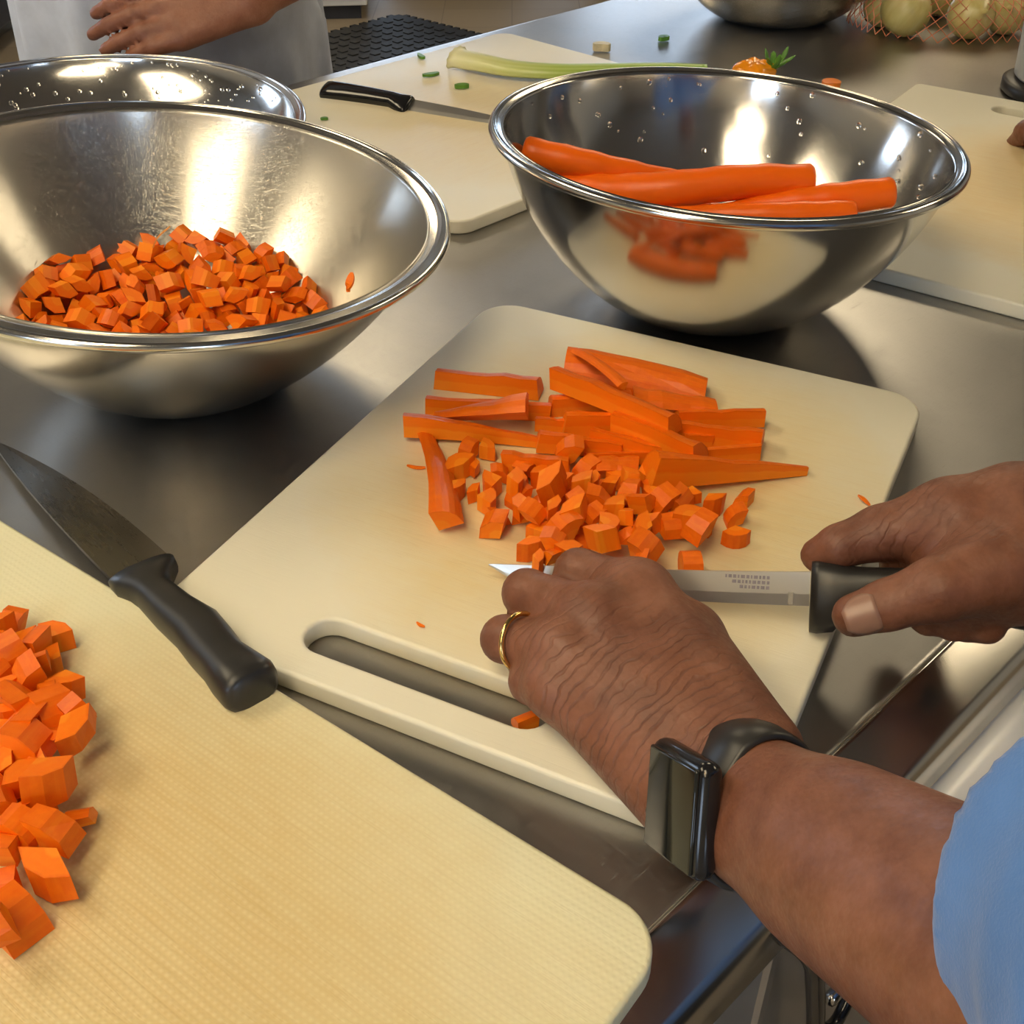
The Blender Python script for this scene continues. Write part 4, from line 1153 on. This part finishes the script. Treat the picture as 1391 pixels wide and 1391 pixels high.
M['screen'] = plain('dark_glass_screen', (0.012, 0.013, 0.012), 0.06, 0, 0.1, 30)
watch()

# ---------------------------------------------------------------- knives
def knife_frame(tip, heel, upper):
    """axes of a blade: x from heel to tip, z from the edge to the spine"""
    x = (tip - heel).normalized(); z = upper - x * upper.dot(x); z.normalize(); y = z.cross(x)
    return Matrix(((x.x, y.x, z.x, heel.x), (x.y, y.y, z.y, heel.y), (x.z, y.z, z.z, heel.z), (0, 0, 0, 1)))

def blade_mesh(outline, th):
    """outline: stations along x as (x, z of the edge, z of the spine); wedge section with a flat spine"""
    V, Fc = [], []
    for x, e, s in outline:
        m = e + (s - e) * .35
        k = 1.0
        V += [(x, 0, e), (x, th * .36 * k, m), (x, th * .5 * k, s), (x, -th * .5 * k, s), (x, -th * .36 * k, m)]
    for i in range(len(outline) - 1):
        a, b = i * 5, i * 5 + 5
        for k in range(5): Fc.append((a + k, a + (k + 1) % 5, b + (k + 1) % 5, b + k))
    Fc.append((4, 3, 2, 1, 0)); n = (len(outline) - 1) * 5
    Fc.append((n, n + 1, n + 2, n + 3, n + 4))
    me = mesh('blade', V, Fc)
    bm = bmesh.new(); bm.from_mesh(me); bmesh.ops.recalc_face_normals(bm, faces=bm.faces); bm.to_mesh(me); bm.free()
    return me

def handle_mesh(name, secs, n=20, pw=2.6):
    """sections along -x: (x, z centre, half height, half width); super-ellipse"""
    V, Fc = [], []
    for x, zc, hh, hw in secs:
        for k in range(n):
            a = 2 * math.pi * k / n; c, s = math.cos(a), math.sin(a)
            V.append((x, hw * math.copysign(abs(c) ** (2 / pw), c), zc + hh * math.copysign(abs(s) ** (2 / pw), s)))
    for i in range(len(secs) - 1):
        for k in range(n): Fc.append((i * n + k, i * n + (k + 1) % n, i * n + n + (k + 1) % n, i * n + n + k))
    Fc.append(tuple(range(n - 1, -1, -1))); m = (len(secs) - 1) * n
    Fc.append(tuple(range(m, m + n)))
    me = mesh(name, V, Fc, True)
    bm = bmesh.new(); bm.from_mesh(me); bmesh.ops.recalc_face_normals(bm, faces=bm.faces); bm.to_mesh(me); bm.free()
    return me

def place_root(name, mtx, label, cat):
    r = empty(name, mtx.to_translation(), label, cat)
    r.rotation_mode = 'QUATERNION'; r.rotation_quaternion = mtx.to_quaternion()
    return r

# knife in the right hand
tip, heel = P(664, 776, .0205), P(1100, 800, .0365)
up = (P(1100, 776, .0440) - P(1100, 824, .0290))
kr = place_root('utility_knife', knife_frame(tip, heel, up), 'utility knife with a black handle held in the right hand, blade behind the fingers', 'knife')
Lb = (tip - heel).length
ol = []
for k in range(25):
    t = k / 24; x = Lb * t
    hh = .0088 * (1 - .25 * t) if t < .75 else .0088 * .8125 * (1 - ((t - .75) / .25) ** 2.2 * .97)
    sp = .0088 - .0012 * math.sin(math.pi * t)
    s_ = sp * (1 - t) + .0040 * t; e_ = s_ - 2 * hh
    if t > .97: e_ = s_ - .0009
    ol.append((x, e_, s_))
link('blade', blade_mesh(ol, .0020), M['blade'], kr)
# unsharpened heel and maker's etching on the flat of the blade
for sy in (1, -1):
    nm = box('heel_mark', (.008, -.00012, -.0085), (.0105, .00012, -.002), M['rim'], kr); nm.location = (0, sy * .00085, 0)
secs = [(-.0005, -.004, .0180, .0075), (-.004, -.004, .0186, .0088), (-.012, -.0035, .0178, .0092), (-.017, -.001, .0140, .0090), (-.026, .0018, .0108, .0088), (-.045, .0018, .0112, .0092),
        (-.065, .001, .0122, .0096), (-.085, .000, .0124, .0096), (-.104, -.002, .0128, .0092), (-.113, -.004, .0120, .0080), (-.116, -.0045, .0090, .0055)]
link('handle', handle_mesh('handle', secs), M['black'], kr)

# etched lettering on the blade (illegible in the photograph: short marks)
M['etch'] = plain('dark_etching', (0.26, 0.235, 0.28), 0.5, 0.6, 0.3, 400)
fs = .0009 if kr.matrix_basis.to_3x3().col[1].dot(Vector((0, 0, TZ + CAM_H)) - kr.location) > 0 else -.0009
bm = bmesh.new(); rg_ = random.Random(9)
for row in range(3):
    x = .020
    while x < .042 - row * .004:
        w_ = rg_.uniform(.0008, .0022); z_ = .0055 - row * .0026
        box_bm(bm, (x, fs - .0002, z_ - .0017), (x + w_, fs + .0002, z_)); x += w_ + .0007
et = link('etching', bm_mesh('etching', bm), M['etch'], kr)

# dark cook's knife lying between the left bowl and the near board, handle across the board
tip, heel = P(2, 590, .004), P(196, 776, .0165)
up = (P(154, 776, .017) - P(237, 772, .017))
kl = place_root('chef_knife', knife_frame(tip, heel, up), "dark cook's knife lying beside the left bowl, black handle across the near board", 'knife')
Lb = (tip - heel).length
hb = .0170
ol = []
for k in range(29):
    t = k / 28; x = Lb * t
    s_ = hb * (1 - .55 * t ** 2.6); e_ = -hb + (hb * 1.45) * (t ** 2.4)
    if t == 1: s_, e_ = hb * .455, hb * .445
    ol.append((x, e_, s_))
link('blade', blade_mesh(ol, .0024), M['blade_dark'] if 'blade_dark' in M else M['blade'], kl)
secs = [(.003, .001, .0185, .0035), (.0, .001, .0190, .0070), (-.008, .002, .0180, .0085), (-.016, .004, .0125, .0092), (-.024, .0055, .0100, .0098), (-.045, .0050, .0112, .0104), (-.065, .0030, .0128, .0110),
        (-.082, .0045, .0128, .0110), (-.096, .0055, .0120, .0112), (-.108, .0055, .0138, .0118), (-.118, .0050, .0148, .0120), (-.1225, .005, .0138, .0108), (-.1245, .005, .0110, .0085)]
link('handle', handle_mesh('handle', secs, 24, 2.8), M['black'], kl)

# small knife on the far board
tip, heel = P(725, 172, .0150), P(556, 142, .0165)
kf = place_root('paring_knife', knife_frame(tip, heel, Vector((-.3, 1, .35))), 'small knife with a shiny black riveted handle on the far wet board', 'knife')
Lb = (tip - heel).length
ol = [(Lb * k / 16, -.0085 + .0075 * (k / 16) ** 3, .0075 - .007 * (k / 16) ** 2.2) for k in range(16)] + [(Lb, -.0012, -.0008)]
link('blade', blade_mesh(ol, .0018), M['blade'], kf)
secs = [(.002, -.003, .0125, .0060), (-.001, -.003, .0140, .0072), (-.012, -.002, .0120, .0078), (-.022, .001, .0096, .0080), (-.05, .001, .0104, .0084), (-.08, .0, .0116, .0086), (-.098, -.001, .0125, .0084), (-.106, -.002, .0128, .0076), (-.109, -.002, .0100, .0055)]
link('handle', handle_mesh('handle', secs), M['black_gloss'], kf)

# ---------------------------------------------------------------- the other cooks round the table
def open_hand(F, wr, d, up, side_sign, curl, r=1.0):
    """relaxed hand into a field: wr wrist, d direction of the fingers, up = back of the hand, thumb on side_sign"""
    d = unit(d); up = unit(up - d * (up @ d)); s = np.cross(d, up) * side_sign
    kn = [wr + d * .088 + s * q for q in (.030, .010, -.011, -.030)]
    for i, p in enumerate(kn):
        F.cone(wr + s * (.016 - .010 * i), p, .017 * r, .0125 * r, .012)
        L = (.040, .045, .041, .032)[i]; q = p; a = 0
        for j in range(3):
            a += curl[j]; e = q + (d * math.cos(a) - up * math.sin(a)) * L * (1, .68, .55)[j]
            F.cone(q, e, (.0105, .0095, .0085)[j] * r, (.0096, .0086, .0074)[j] * r, .002 if j else .004); q = e
    t0 = wr + s * .020 + d * .015; t1 = t0 + s * .026 + d * .034 - up * .010; t2 = t1 + d * .034 + s * .008 - up * .006; t3 = t2 + d * .028 - up * .004
    F.cone(t0, t1, .016, .0135, .012); F.cone(t1, t2, .0128, .0108, .003); F.cone(t2, t3, .0106, .0086, .002)

def helper_cook(label, hip, facing, height, hands, elbows, top_mat, skin, hem, vox=.0055, fine=None, curl=(.35, .5, .4)):
    """standing person. hands: [(wrist, finger direction, back-of-hand direction) left, right]"""
    f = unit((facing[0], facing[1], 0)); s = v3(f[1], -f[0], 0)
    hip = v3(hip[0], hip[1], height * .53); chest = v3(hip[0], hip[1], height * .73) + f * .01
    hc = v3(hip[0], hip[1], height * .925) + f * .03
    root = empty('person', (float(hip[0]), float(hip[1]), 0), label, 'person')
    pts = [hip + v3(.3, .3, 0), hip - v3(.3, .3, 0), hc + v3(0, 0, .2)] + [h[0] for h in hands] + [h[0] + unit(h[1]) * .22 for h in hands] + list(elbows)
    F = Field(np.min(pts, 0) - .10, np.max(pts, 0) + .10, vox)
    head_into(F, hc, f)
    F.cone(chest + v3(0, 0, .06), hc - v3(0, 0, .06), .060, .054, .03)
    F.cone(hip + v3(0, 0, .06), chest, .11, .12, .03)
    for q, (wr, dr, upv), el in zip((-1, 1), hands, elbows):
        sh = chest + s * q * .185 + v3(0, 0, .085)
        F.cone(chest + v3(0, 0, .08), sh, .055, .052, .03); F.cone(sh, el, .047, .038, .02); F.cone(el, wr, .038, .026, .015)
        open_hand(F, np.array(wr), np.array(dr), np.array(upv), -q, curl)
    link('body', F.mesh('body', 1), skin, root, -root.location)
    S = Field((hip - v3(.42, .42, 0))[:2].tolist() + [hem - .03], (hip + v3(.42, .42, height * .36)).tolist(), .008)
    S.cone(v3(hip[0], hip[1], hem) , chest, .17, .15, .03)
    S.ball(v3(hip[0], hip[1], (hem + chest[2]) / 2), (.195, .150, (chest[2] - hem) * .66), [s, f, v3(0, 0, 1)], .03)
    S.ball(chest, (.185, .125, .16), [s, f, v3(0, 0, 1)], .04)
    for q, el in zip((-1, 1), elbows):
        sh = chest + s * q * .185 + v3(0, 0, .085)
        S.cone(chest + v3(0, 0, .07), sh, .07, .068, .04); S.cone(sh, sh * .35 + np.array(el) * .65, .070, .062, .02)
    rng = random.Random(int(height * 1000))
    for i in range(13):                                     # hanging folds of the cloth
        a = 2 * math.pi * i / 13 + rng.uniform(-.15, .15)
        rad = s * math.cos(a) * .200 + f * math.sin(a) * .160
        S.cone(v3(hip[0], hip[1], hem) + rad * 1.0, v3(hip[0], hip[1], hem + rng.uniform(.25, .45)) + rad * .97, .024, .010, .018)
    S.ball(v3(hip[0], hip[1], hem - .3), (.5, .5, .30), None, .004, cut=True)
    S.cone(chest + v3(0, 0, .11), chest + v3(0, 0, .35), .062, .08, .004, cut=True)
    link('tunic', S.mesh('tunic', 2), top_mat, root, -root.location)
    legs_parts(root, hip, f, s, M['trousers'])
    link('hair', hair_mesh(hc, f, s, v3(0, 0, 1), .007), M['hair'], root, -root.location)
    face_parts(root, hc, f, s, v3(0, 0, 1))
    return root
n3, t3 = v3(TN.x, TN.y, 0), v3(TT.x, TT.y, 0)
# behind the far edge, hands together before the apron
h2 = A3(256, 52, 0.0); h2 = h2 + n3 * .02
helper_cook('person in a long light grey tunic behind the table, hands held together', h2[:2], -n3, 1.72,
            [(A3(342, -6, .10), A3(182, 30, .082) - A3(342, -6, .10), v3(-.10, -.80, .50)), (A3(140, -112, .16), A3(226, -48, .125) - A3(140, -112, .16), v3(-.1, -.8, .5))],
            [h2 + v3(.33, .02, .18) - n3 * .05, h2 + v3(-.27, -.02, .26) - n3 * .02], M['apron_grey'], M['skin_warm'], .62, vox=.004, curl=(.10, .30, .25))
# at the cook's edge beyond the right frame, one hand on the board there
h3 = np.array(torg) + t3 * 1.62 - n3 * .20
helper_cook('person at the right with one hand reaching onto the right-hand board', h3[:2], n3, 1.66,
            [(A3(1498, 172, .062), unit(A3(1427, 172, .03) - A3(1498, 172, .062)) * 1.0, v3(-.1, -.3, .9)), (A3(1700, 250, .06), v3(-.3, .5, -.1), v3(0, 0, 1))],
            [np.array(torg) + t3 * 1.42 - n3 * .06 + v3(0, 0, TZ + .16), np.array(torg) + t3 * 1.92 - n3 * .08 + v3(0, 0, TZ + .16)], M['shirt_dark'], M['skin'], .74, curl=(.45, .6, .4))

# ---------------------------------------------------------------- celery, bits and scraps
def celery_mat():
    x = N('celery')
    at = x.n('ShaderNodeAttribute'); at.attribute_name = 'along'
    c = x.ramp(at.outputs['Fac'], [(0.0, (0.80, 0.78, 0.52)), (0.22, (0.66, 0.68, 0.30)), (0.5, (0.36, 0.50, 0.09)), (1.0, (0.20, 0.38, 0.04))])
    w_ = x.n('ShaderNodeAttribute'); w_.attribute_name = 'rib'
    c = x.mixc(x.math('MULTIPLY', w_.outputs['Fac'], 0.25), c, (0.85, 0.88, 0.55))
    x.set(Base_Color=c, Roughness=0.3, Subsurface_Weight=0.12, Subsurface_Radius=(0.004, 0.004, 0.002))
    return x.m
M['celery'] = celery_mat()
M['leaf'] = plain('green_leaf', (0.10, 0.26, 0.03), 0.45, 0, 0.3, 80)
def celery(name, pts, r0, r1, label):
    line = smooth_line(pts, 8); n = len(line); V, Fc, al, rb = [], [], [], []
    outer = 17
    for i, p in enumerate(line):
        t = i / (n - 1)
        d = (line[min(i + 1, n - 1)] - line[max(i - 1, 0)]).normalized(); s = d.cross(Vector((0, 0, 1))).normalized(); u = s.cross(d)
        w_ = r0 * (1 - t) + r1 * t; w_ *= 1.25 if i == 0 else 1
        sec = []
        for k in range(outer):                              # ribbed outer skin of the channel
            a = math.radians(-20 + 220 * k / (outer - 1)); q = w_ * (1.06 if k % 2 else .98)
            sec.append((math.cos(a) * q, math.sin(a) * q * .72, k % 2))
        for k in range(9):
            a = math.radians(185 - 190 * k / 8); q = w_ * .62
            sec.append((math.cos(a) * q, math.sin(a) * q * .55 - w_ * .12, 0))
        for a, b, rv in sec: V.append(p + s * a + u * b); al.append(t); rb.append(float(rv))
    m = outer + 9
    for i in range(n - 1):
        for k in range(m): Fc.append((i * m + k, i * m + (k + 1) % m, (i + 1) * m + (k + 1) % m, (i + 1) * m + k))
    Fc.append(tuple(range(m))); Fc.append(tuple(range((n - 1) * m + m - 1, (n - 1) * m - 1, -1)))
    cen = sum(V, Vector()) / len(V)
    me = mesh(name, [v - cen for v in V], Fc, True)
    for nm, vals in (('along', al), ('rib', rb)):
        a = me.attributes.new(nm, 'FLOAT', 'POINT'); a.data.foreach_set('value', vals)
    o = link(name, me, M['celery'], None, cen)
    tag(o, label, 'celery')
celery('celery_stalk', [P(622, 82, .020), P(655, 88, .021), P(700, 96, .021), P(760, 99, .021), P(830, 97, .021), P(900, 95, .021), P(960, 96, .021)], .017, .009, 'pale green celery stalk lying on the far wet board')

def scrap(name, pts, wd, th, mat, label, cat, along=None):
    """thin peel or slice: a ribbon with thickness along the points"""
    pts = smooth_line(pts, 5); V, Fc = [], []
    n = len(pts)
    for i, p in enumerate(pts):
        d = (pts[min(i + 1, n - 1)] - pts[max(i - 1, 0)]).normalized(); s = d.cross(Vector((0, 0, 1)))
        s = s.normalized() if s.length > 1e-3 else Vector((1, 0, 0)); u = s.cross(d)
        w_ = wd * (math.sin(math.pi * (i + .6) / (n + .2)) ** .6)
        V += [p - s * w_, p + s * w_, p + s * w_ + u * th, p - s * w_ + u * th]
    for i in range(n - 1):
        for k in range(4): Fc.append((i * 4 + k, i * 4 + (k + 1) % 4, i * 4 + 4 + (k + 1) % 4, i * 4 + 4 + k))
    Fc.append((3, 2, 1, 0)); Fc.append(tuple(range((n - 1) * 4, n * 4)))
    cen = sum(V, Vector()) / len(V)
    me = mesh(name, [v - cen for v in V], Fc)
    set_rad(me, [.7] * len(V))
    o = link(name, me, mat, None, cen)
    return tag(o, label, cat)
b_ = .0136
scrap('celery_slice', [P(574, 104, b_), P(585, 103, b_), P(596, 101, b_)], .004, .003, M['leaf'], 'green celery sliver on the wet board left of the stalk', 'celery bit')
scrap('celery_slice', [P(618, 120, b_), P(628, 119, b_), P(637, 119, b_)], .005, .004, M['leaf'], 'green celery sliver on the wet board below the stalk', 'celery bit')
scrap('celery_slice', [P(568, 75, b_), P(573, 79, b_), P(577, 80, b_)], .003, .003, M['leaf'], 'tiny dark celery bit near the far edge of the wet board', 'celery bit')
scrap('celery_slice', [P(436, 163, b_), P(441, 162, b_), P(445, 163, b_)], .003, .002, M['leaf'], 'tiny green bit in front of the black riveted knife', 'celery bit')
scrap('celery_slice', [P(896, 56, .001), P(902, 54, .001), P(908, 55, .001)], .006, .005, M['leaf'], 'green leaf scrap on the steel left of the far bowl', 'leaf scrap')
M['beige'] = plain('pale_vegetable', (0.62, 0.55, 0.36), 0.5, 0, 0.2, 120)
scrap('vegetable_scrap', [P(806, 69, .001), P(817, 68, .001), P(828, 70, .001)], .007, .009, M['beige'], 'pale scrap on the steel beyond the wet board', 'scrap')
scrap('carrot_peel', [P(1166, 674, b_), P(1173, 679, b_ + .002), P(1181, 687, b_)], .0012, .001, M['carrot'], 'thin carrot shred by the right hand', 'carrot peel')
scrap('carrot_peel', [P(553, 633, b_), P(565, 636, b_), P(578, 636, b_)], .0012, .001, M['carrot'], 'thin carrot shred left of the upright stick', 'carrot peel')
scrap('carrot_peel', [P(566, 846, b_), P(571, 850, b_), P(577, 852, b_)], .0008, .0008, M['carrot'], 'hair-thin carrot shred below the knife tip', 'carrot peel')
bw = bowl_a.location
scrap('carrot_peel', [P(209, 336, .062), P(216, 322, .070), P(231, 309, .078)], .0038, .0010, plain('dry_peel', (0.75, 0.36, 0.10), .5, 0, .2, 90), 'pale curl of peel standing behind the heap in the tilted bowl', 'carrot peel')
scrap('carrot_sliver', [P(475, 396, .074), P(476, 384, .080), P(479, 372, .084)], .0026, .0022, M['carrot'], 'carrot sliver stuck to the right wall of the tilted bowl', 'carrot peel')
bit = wedge_piece('carrot_bit', .011, .009, .009, 90, 77)
o = link('carrot_dice', bit, None, None, P(712, 976, .005)); o.rotation_euler = (0, 0, .5)
tag(o, 'carrot bit caught in the handle slot under the hand', 'carrot dice')

# orange pepper end with its green stem behind the polished bowl
pc = P(1024, 100, .016)
pe = empty('orange_pepper', pc, 'orange pepper with a frilly green stem end behind the polished bowl', 'pepper')
prof_ = [(0, .010)] + [(.0235 * math.sin(math.radians(a)) * (1 - .10 * math.cos(math.radians(a * 3))), .0165 * math.cos(math.radians(a))) for a in range(22, 180, 14)] + [(0, -.0155)]
V, Fc = lathe_data(prof_, 40)
V = [Vector(v) * (1 + .07 * math.cos(4 * math.atan2(v[1], v[0]))) for v in V]
link('flesh', mesh('flesh', V, Fc, True), plain('orange_pepper_skin', (0.90, 0.30, 0.008), .22, 0, .1, 30), pe)
for k in range(7):
    a = 2 * math.pi * k / 7; d = Vector((math.cos(a), math.sin(a), 0)); o_ = Vector((.021, -.002, .008))
    pts = [o_ + d * .004, o_ + d * .012 + Vector((.004, 0, .008)), o_ + d * .018 + Vector((.006, 0, .013 + .006 * (k % 2)))]
    Vv, Ff = tube_data(smooth_line(pts, 4), [.0042] * 4 + [.0035] * 3 + [.0022, .0008], 8, flat=.35)
    link('sepal', mesh('sepal', Vv, Ff, True), M['leaf'], pe)
Vv, Ff = tube_data(smooth_line([(.020, 0, .006), (.028, .001, .010), (.034, .004, .012)], 4), .0032, 10)
link('stem', mesh('stem', Vv, Ff, True), M['leaf'], pe)
scrap('orange_pepper_piece', [P(1118, 121, .002), P(1128, 119, .003), P(1140, 121, .002)], .010, .008, plain('orange_piece', (0.85, 0.22, 0.02), .3, 0, .1, 60), 'small orange piece just behind the rim of the polished bowl', 'pepper piece')

# ---------------------------------------------------------------- onions in a net bag
def onion_mat():
    x = N('onion_skin')
    v = x.co()
    sep = x.n('ShaderNodeSeparateXYZ'); x.l(v, sep.inputs[0])
    st = x.noise(x.co((60, 60, 4)), 1.0, 4, .6)
    c = x.ramp(st, [(0.3, (0.55, 0.42, 0.14)), (0.55, (0.66, 0.56, 0.24)), (0.8, (0.74, 0.66, 0.38))])
    g = x.ramp(x.noise(v, 22, 3, .5), [(0.4, 0), (0.7, 1)])
    c = x.mixc(x.math('MULTIPLY', g, .5), c, (0.42, 0.42, 0.12))
    x.set(Base_Color=c, Roughness=.32)
    return x.m
M['onion'] = onion_mat()
M['net'] = plain('pink_net', (0.70, 0.24, 0.13), .5, 0, .2, 60)
onions = [(1229, 54, .033, 'pale yellow onion in the net bag nearest the far bowl', (.3, .5)), (1317, 56, .030, 'onion with a dark root spot in the net bag, second from the far bowl', (1.2, -.4)),
          (1366, 50, .029, 'onion with a dark root end at the right of the net bag', (.9, -1.0)), (1196, 40, .025, 'small shaded onion tucked left in the net bag', (.2, .9)), (1275, 26, .030, 'onion at the back of the net bag between two others', (-.4, .3)), (1345, 18, .029, 'onion at the back right of the net bag', (.5, .2))]
for u_, v_, r, lab, (rx, ry) in onions:
    c = P(u_, v_, 0) + Vector((0, r * .55, 0)); c.z = TZ + r * .93 + .001
    e = empty('onion', c, lab, 'onion', 'onions in the net bag', (rx, ry, .3))
    pr = [(0, -r * .94)] + [(r * math.sin(math.radians(a)) ** .9, -r * .92 * math.cos(math.radians(a))) for a in range(12, 168, 12)] + [(r * .20, r * .95), (r * .10, r * 1.10), (r * .09, r * 1.28), (0, r * 1.30)]
    V, Fc = lathe_data(pr, 36)
    link('bulb', mesh('bulb', V, Fc, True), M['onion'], e)
    V, Fc = lathe_data([(0, -r * .985), (r * .12, -r * .98), (r * .16, -r * .93), (r * .1, -r * .90), (0, -r * .9)], 16)
    link('root_end', mesh('root_end', V, Fc, True), plain('root', (.10, .065, .03), .8, 0, .2, 300) if 'root' not in M else M['root'], e)
# the net: diamond mesh of cord draped round the onions
nc = (P(1229, 54, 0) + P(1366, 50, 0)) / 2 + Vector((.005, .050, 0)); nc.z = TZ
rx_, ry_, rz_ = .130, .078, .073
bm = bmesh.new(); nu, nv = 44, 13
grid = []
for j in range(nv + 1):
    row = []
    for i in range(nu):
        a = 2 * math.pi * (i + (j % 2) * .5) / nu; b = math.pi / 2 * (1 - j / nv) * .98
        k = 1 + .035 * math.sin(3 * a) + .02 * math.sin(7 * a + j)
        zz = rz_ * math.sin(b) * (1 + .05 * math.sin(4 * a)) + .001
        cr_ = max(math.cos(b), .03) ** .8
        row.append(bm.verts.new((rx_ * k * math.cos(a) * cr_, ry_ * k * math.sin(a) * cr_, zz)))
    grid.append(row)
cords = []
for j in range(nv):
    for i in range(nu):
        o1 = (i + (j % 2)) % nu; o2 = (i + (j % 2) - 1) % nu
        cords.append((grid[j][i].co.copy(), grid[j + 1][o1].co.copy())); cords.append((grid[j][i].co.copy(), grid[j + 1][o2].co.copy()))
bm.free()
V, Fc = [], []
for a, b in cords:
    vv, ff = tube_data([a, b], .00065, 3, caps=False); k = len(V)
    V += vv; Fc += [tuple(k + q for q in f_) for f_ in ff]
net = link('net_bag', mesh('net_bag', V, Fc), M['net'], None, nc, (0, 0, -.10))
tag(net, 'pinkish net bag round the onions at the far end', 'net bag')

# pale tub on a dark base at the right edge
tb = P(1446, 128, .0)
te = empty('storage_tub', tb, 'pale grey tub on a dark base at the right edge behind the board', 'tub')
V, Fc = lathe_data([(0, .016), (.056, .016), (.060, .02), (.067, .15), (.069, .152), (.069, .158), (.064, .158), (.057, .022), (0, .022)], 56)
link('tub_wall', mesh('tub_wall', V, Fc, True), plain('pale_tub', (.62, .63, .64), .35, 0, .04, 10), te)
V, Fc = lathe_data([(0, 0), (.068, 0), (.071, .003), (.071, .013), (.066, .0155), (0, .0155)], 56)
link('tub_base', mesh('tub_base', V, Fc, True), M['black'], te)

# ---------------------------------------------------------------- water drops on the wet bowls (uncountable: one mesh each)
M['water'] = N('water').set(Base_Color=(1, 1, 1), Roughness=0.02, Transmission_Weight=1.0, IOR=1.33).m
def drops(bowl_o, R, h, rb, e, n, t0, t1, a0, a1, seed, lip):
    rng = random.Random(seed); outer, inner = bowl_profile(R, h, rb, e, lip=lip)
    prof_i = [p for p in reversed(inner) if p[0] > rb * .6]
    bm = bmesh.new()
    for _ in range(n):
        t = rng.uniform(t0, t1) * (len(prof_i) - 1); k = min(int(t), len(prof_i) - 2); f_ = t - k
        r_ = prof_i[k][0] * (1 - f_) + prof_i[k + 1][0] * f_; z_ = prof_i[k][1] * (1 - f_) + prof_i[k + 1][1] * f_
        a = math.radians(rng.uniform(a0, a1)); s_ = rng.choice((.0010, .0013, .0016, .0022))
        m_ = Matrix.Translation(((r_ - .0002) * math.cos(a), (r_ - .0002) * math.sin(a), z_)) @ Matrix.Diagonal((s_, s_, s_ * 1.2, 1))
        bmesh.ops.create_icosphere(bm, subdivisions=2, radius=1.0, matrix=m_)
    o = link('water_drops', bm_mesh('water_drops', bm, True), M['water'], bowl_o)
    tag(o, kind='stuff')
drops(bowl_c, .1859 * kz(.066), .064, .10, 1.6, 110, .35, .92, 30, 150, 1, .0095)
drops(bowl_b, .1806 * kz(.134), .1315, .060, 1.5, 60, .40, .93, -30, 160, 2, .0095)

# ---------------------------------------------------------------- the kitchen behind
a_ = P(542, 22, -.9); b_2 = P(456, 45, -.9); c_ = P(646, 43, -.9)
d1 = (b_2 - a_).normalized(); d2 = (c_ - a_); d2 = (d2 - d1 * d2.dot(d1)).normalized()
mt = empty('floor_mat', (a_.x, a_.y, 0.0), 'black ribbed rubber mat on the floor beyond the table', 'mat')
mt.rotation_euler = (0, 0, math.atan2(d1.y, d1.x))
sg = 1 if d1.cross(d2).z > 0 else -1
LM_, WM_ = 1.6, 1.3
M['rubber'] = plain('black_rubber', (0.016, 0.016, 0.018), .55, 0, .3, 20)
box('mat_sheet', (0, min(0, sg * WM_), 0.0), (LM_, max(0, sg * WM_), .009), M['rubber'], mt, .003)
bm = bmesh.new()
for i in range(30):
    x_ = .025 + i * .053
    box_bm(bm, (x_, min(0, -sg * .022), 0.0), (x_ + .03, max(0, -sg * .022), .008))
    y_ = sg * (.025 + i * .043)
    box_bm(bm, (-.022, min(y_, y_ + sg * .024), 0), (0, max(y_, y_ + sg * .024), .008))
tag(link('edge_teeth', bm_mesh('edge_teeth', bm), M['rubber'], mt), kind='stuff')
bm = bmesh.new()
for i in range(26):
    for j in range(20):
        x_ = .05 + i * .06; y_ = sg * (.05 + j * .062)
        box_bm(bm, (x_, min(y_, y_ + sg * .03), .009), (x_ + .03, max(y_, y_ + sg * .03), .013))
tag(link('mat_ribs', bm_mesh('mat_ribs', bm), M['rubber'], mt), kind='stuff')

wc = P(500, 21, -.88)
cb = empty('white_cabinet', (wc.x, wc.y, 0), 'white cabinet over a dark block for the shadow below, on the floor beyond the grey tunic', 'cabinet', rot=(0, 0, .10))
box('base_shadow', (-.95, .04, 0), (-.03, .60, .06), M['dark'], cb)  # dark block standing in for the shadow in the gap below the cabinet
box('cabinet_body', (-1.0, 0, .06), (0, .62, .95), M['white_plastic'], cb, .006)
for k in range(2):
    d_ = box('door', (-.985 + k * .49, -.018, .10), (-.51 + k * .49, -.001, .92), M['white_plastic'], cb, .004)
    tube('handle', [(-.56 + k * .14, -.035, .60), (-.56 + k * .14, -.035, .80)], .007, M['edge'], d_, 10)
for i, (x_, y_, w_, dp, hh, lab) in enumerate([(-.25, 6.35, .85, .65, .92, 'dark kitchen appliance against the far side, left of the gap'), (.75, 6.1, .70, .65, .90, 'dark kitchen appliance against the far side, right of the gap'), (-2.42, 4.5, .85, .8, 1.5, 'tall dark oven behind the grey tunic at the left')]):
    e = empty('dark_appliance', (x_, y_, 0), lab, 'appliance')
    box('body', (-w_ / 2, 0, .10), (w_ / 2, dp, hh), M['dark'], e, .006)
    box('door', (-w_ / 2 + .03, -.025, .18), (w_ / 2 - .03, -.001, hh - .14), M['black_gloss'], e, .006)
    tube('door_handle', [(-w_ / 2 + .08, -.055, hh - .20), (w_ / 2 - .08, -.055, hh - .20)], .010, M['edge'], e, 12)
    for q in (-1, 1):
        for yy in (.07, dp - .07):
            bm = bmesh.new(); bmesh.ops.create_cone(bm, cap_ends=True, segments=14, radius1=.022, radius2=.022, depth=.10); bmesh.ops.translate(bm, verts=bm.verts, vec=(q * (w_ / 2 - .07), yy, .05))
            link('foot', bm_mesh('foot', bm, True), M['edge'], e)
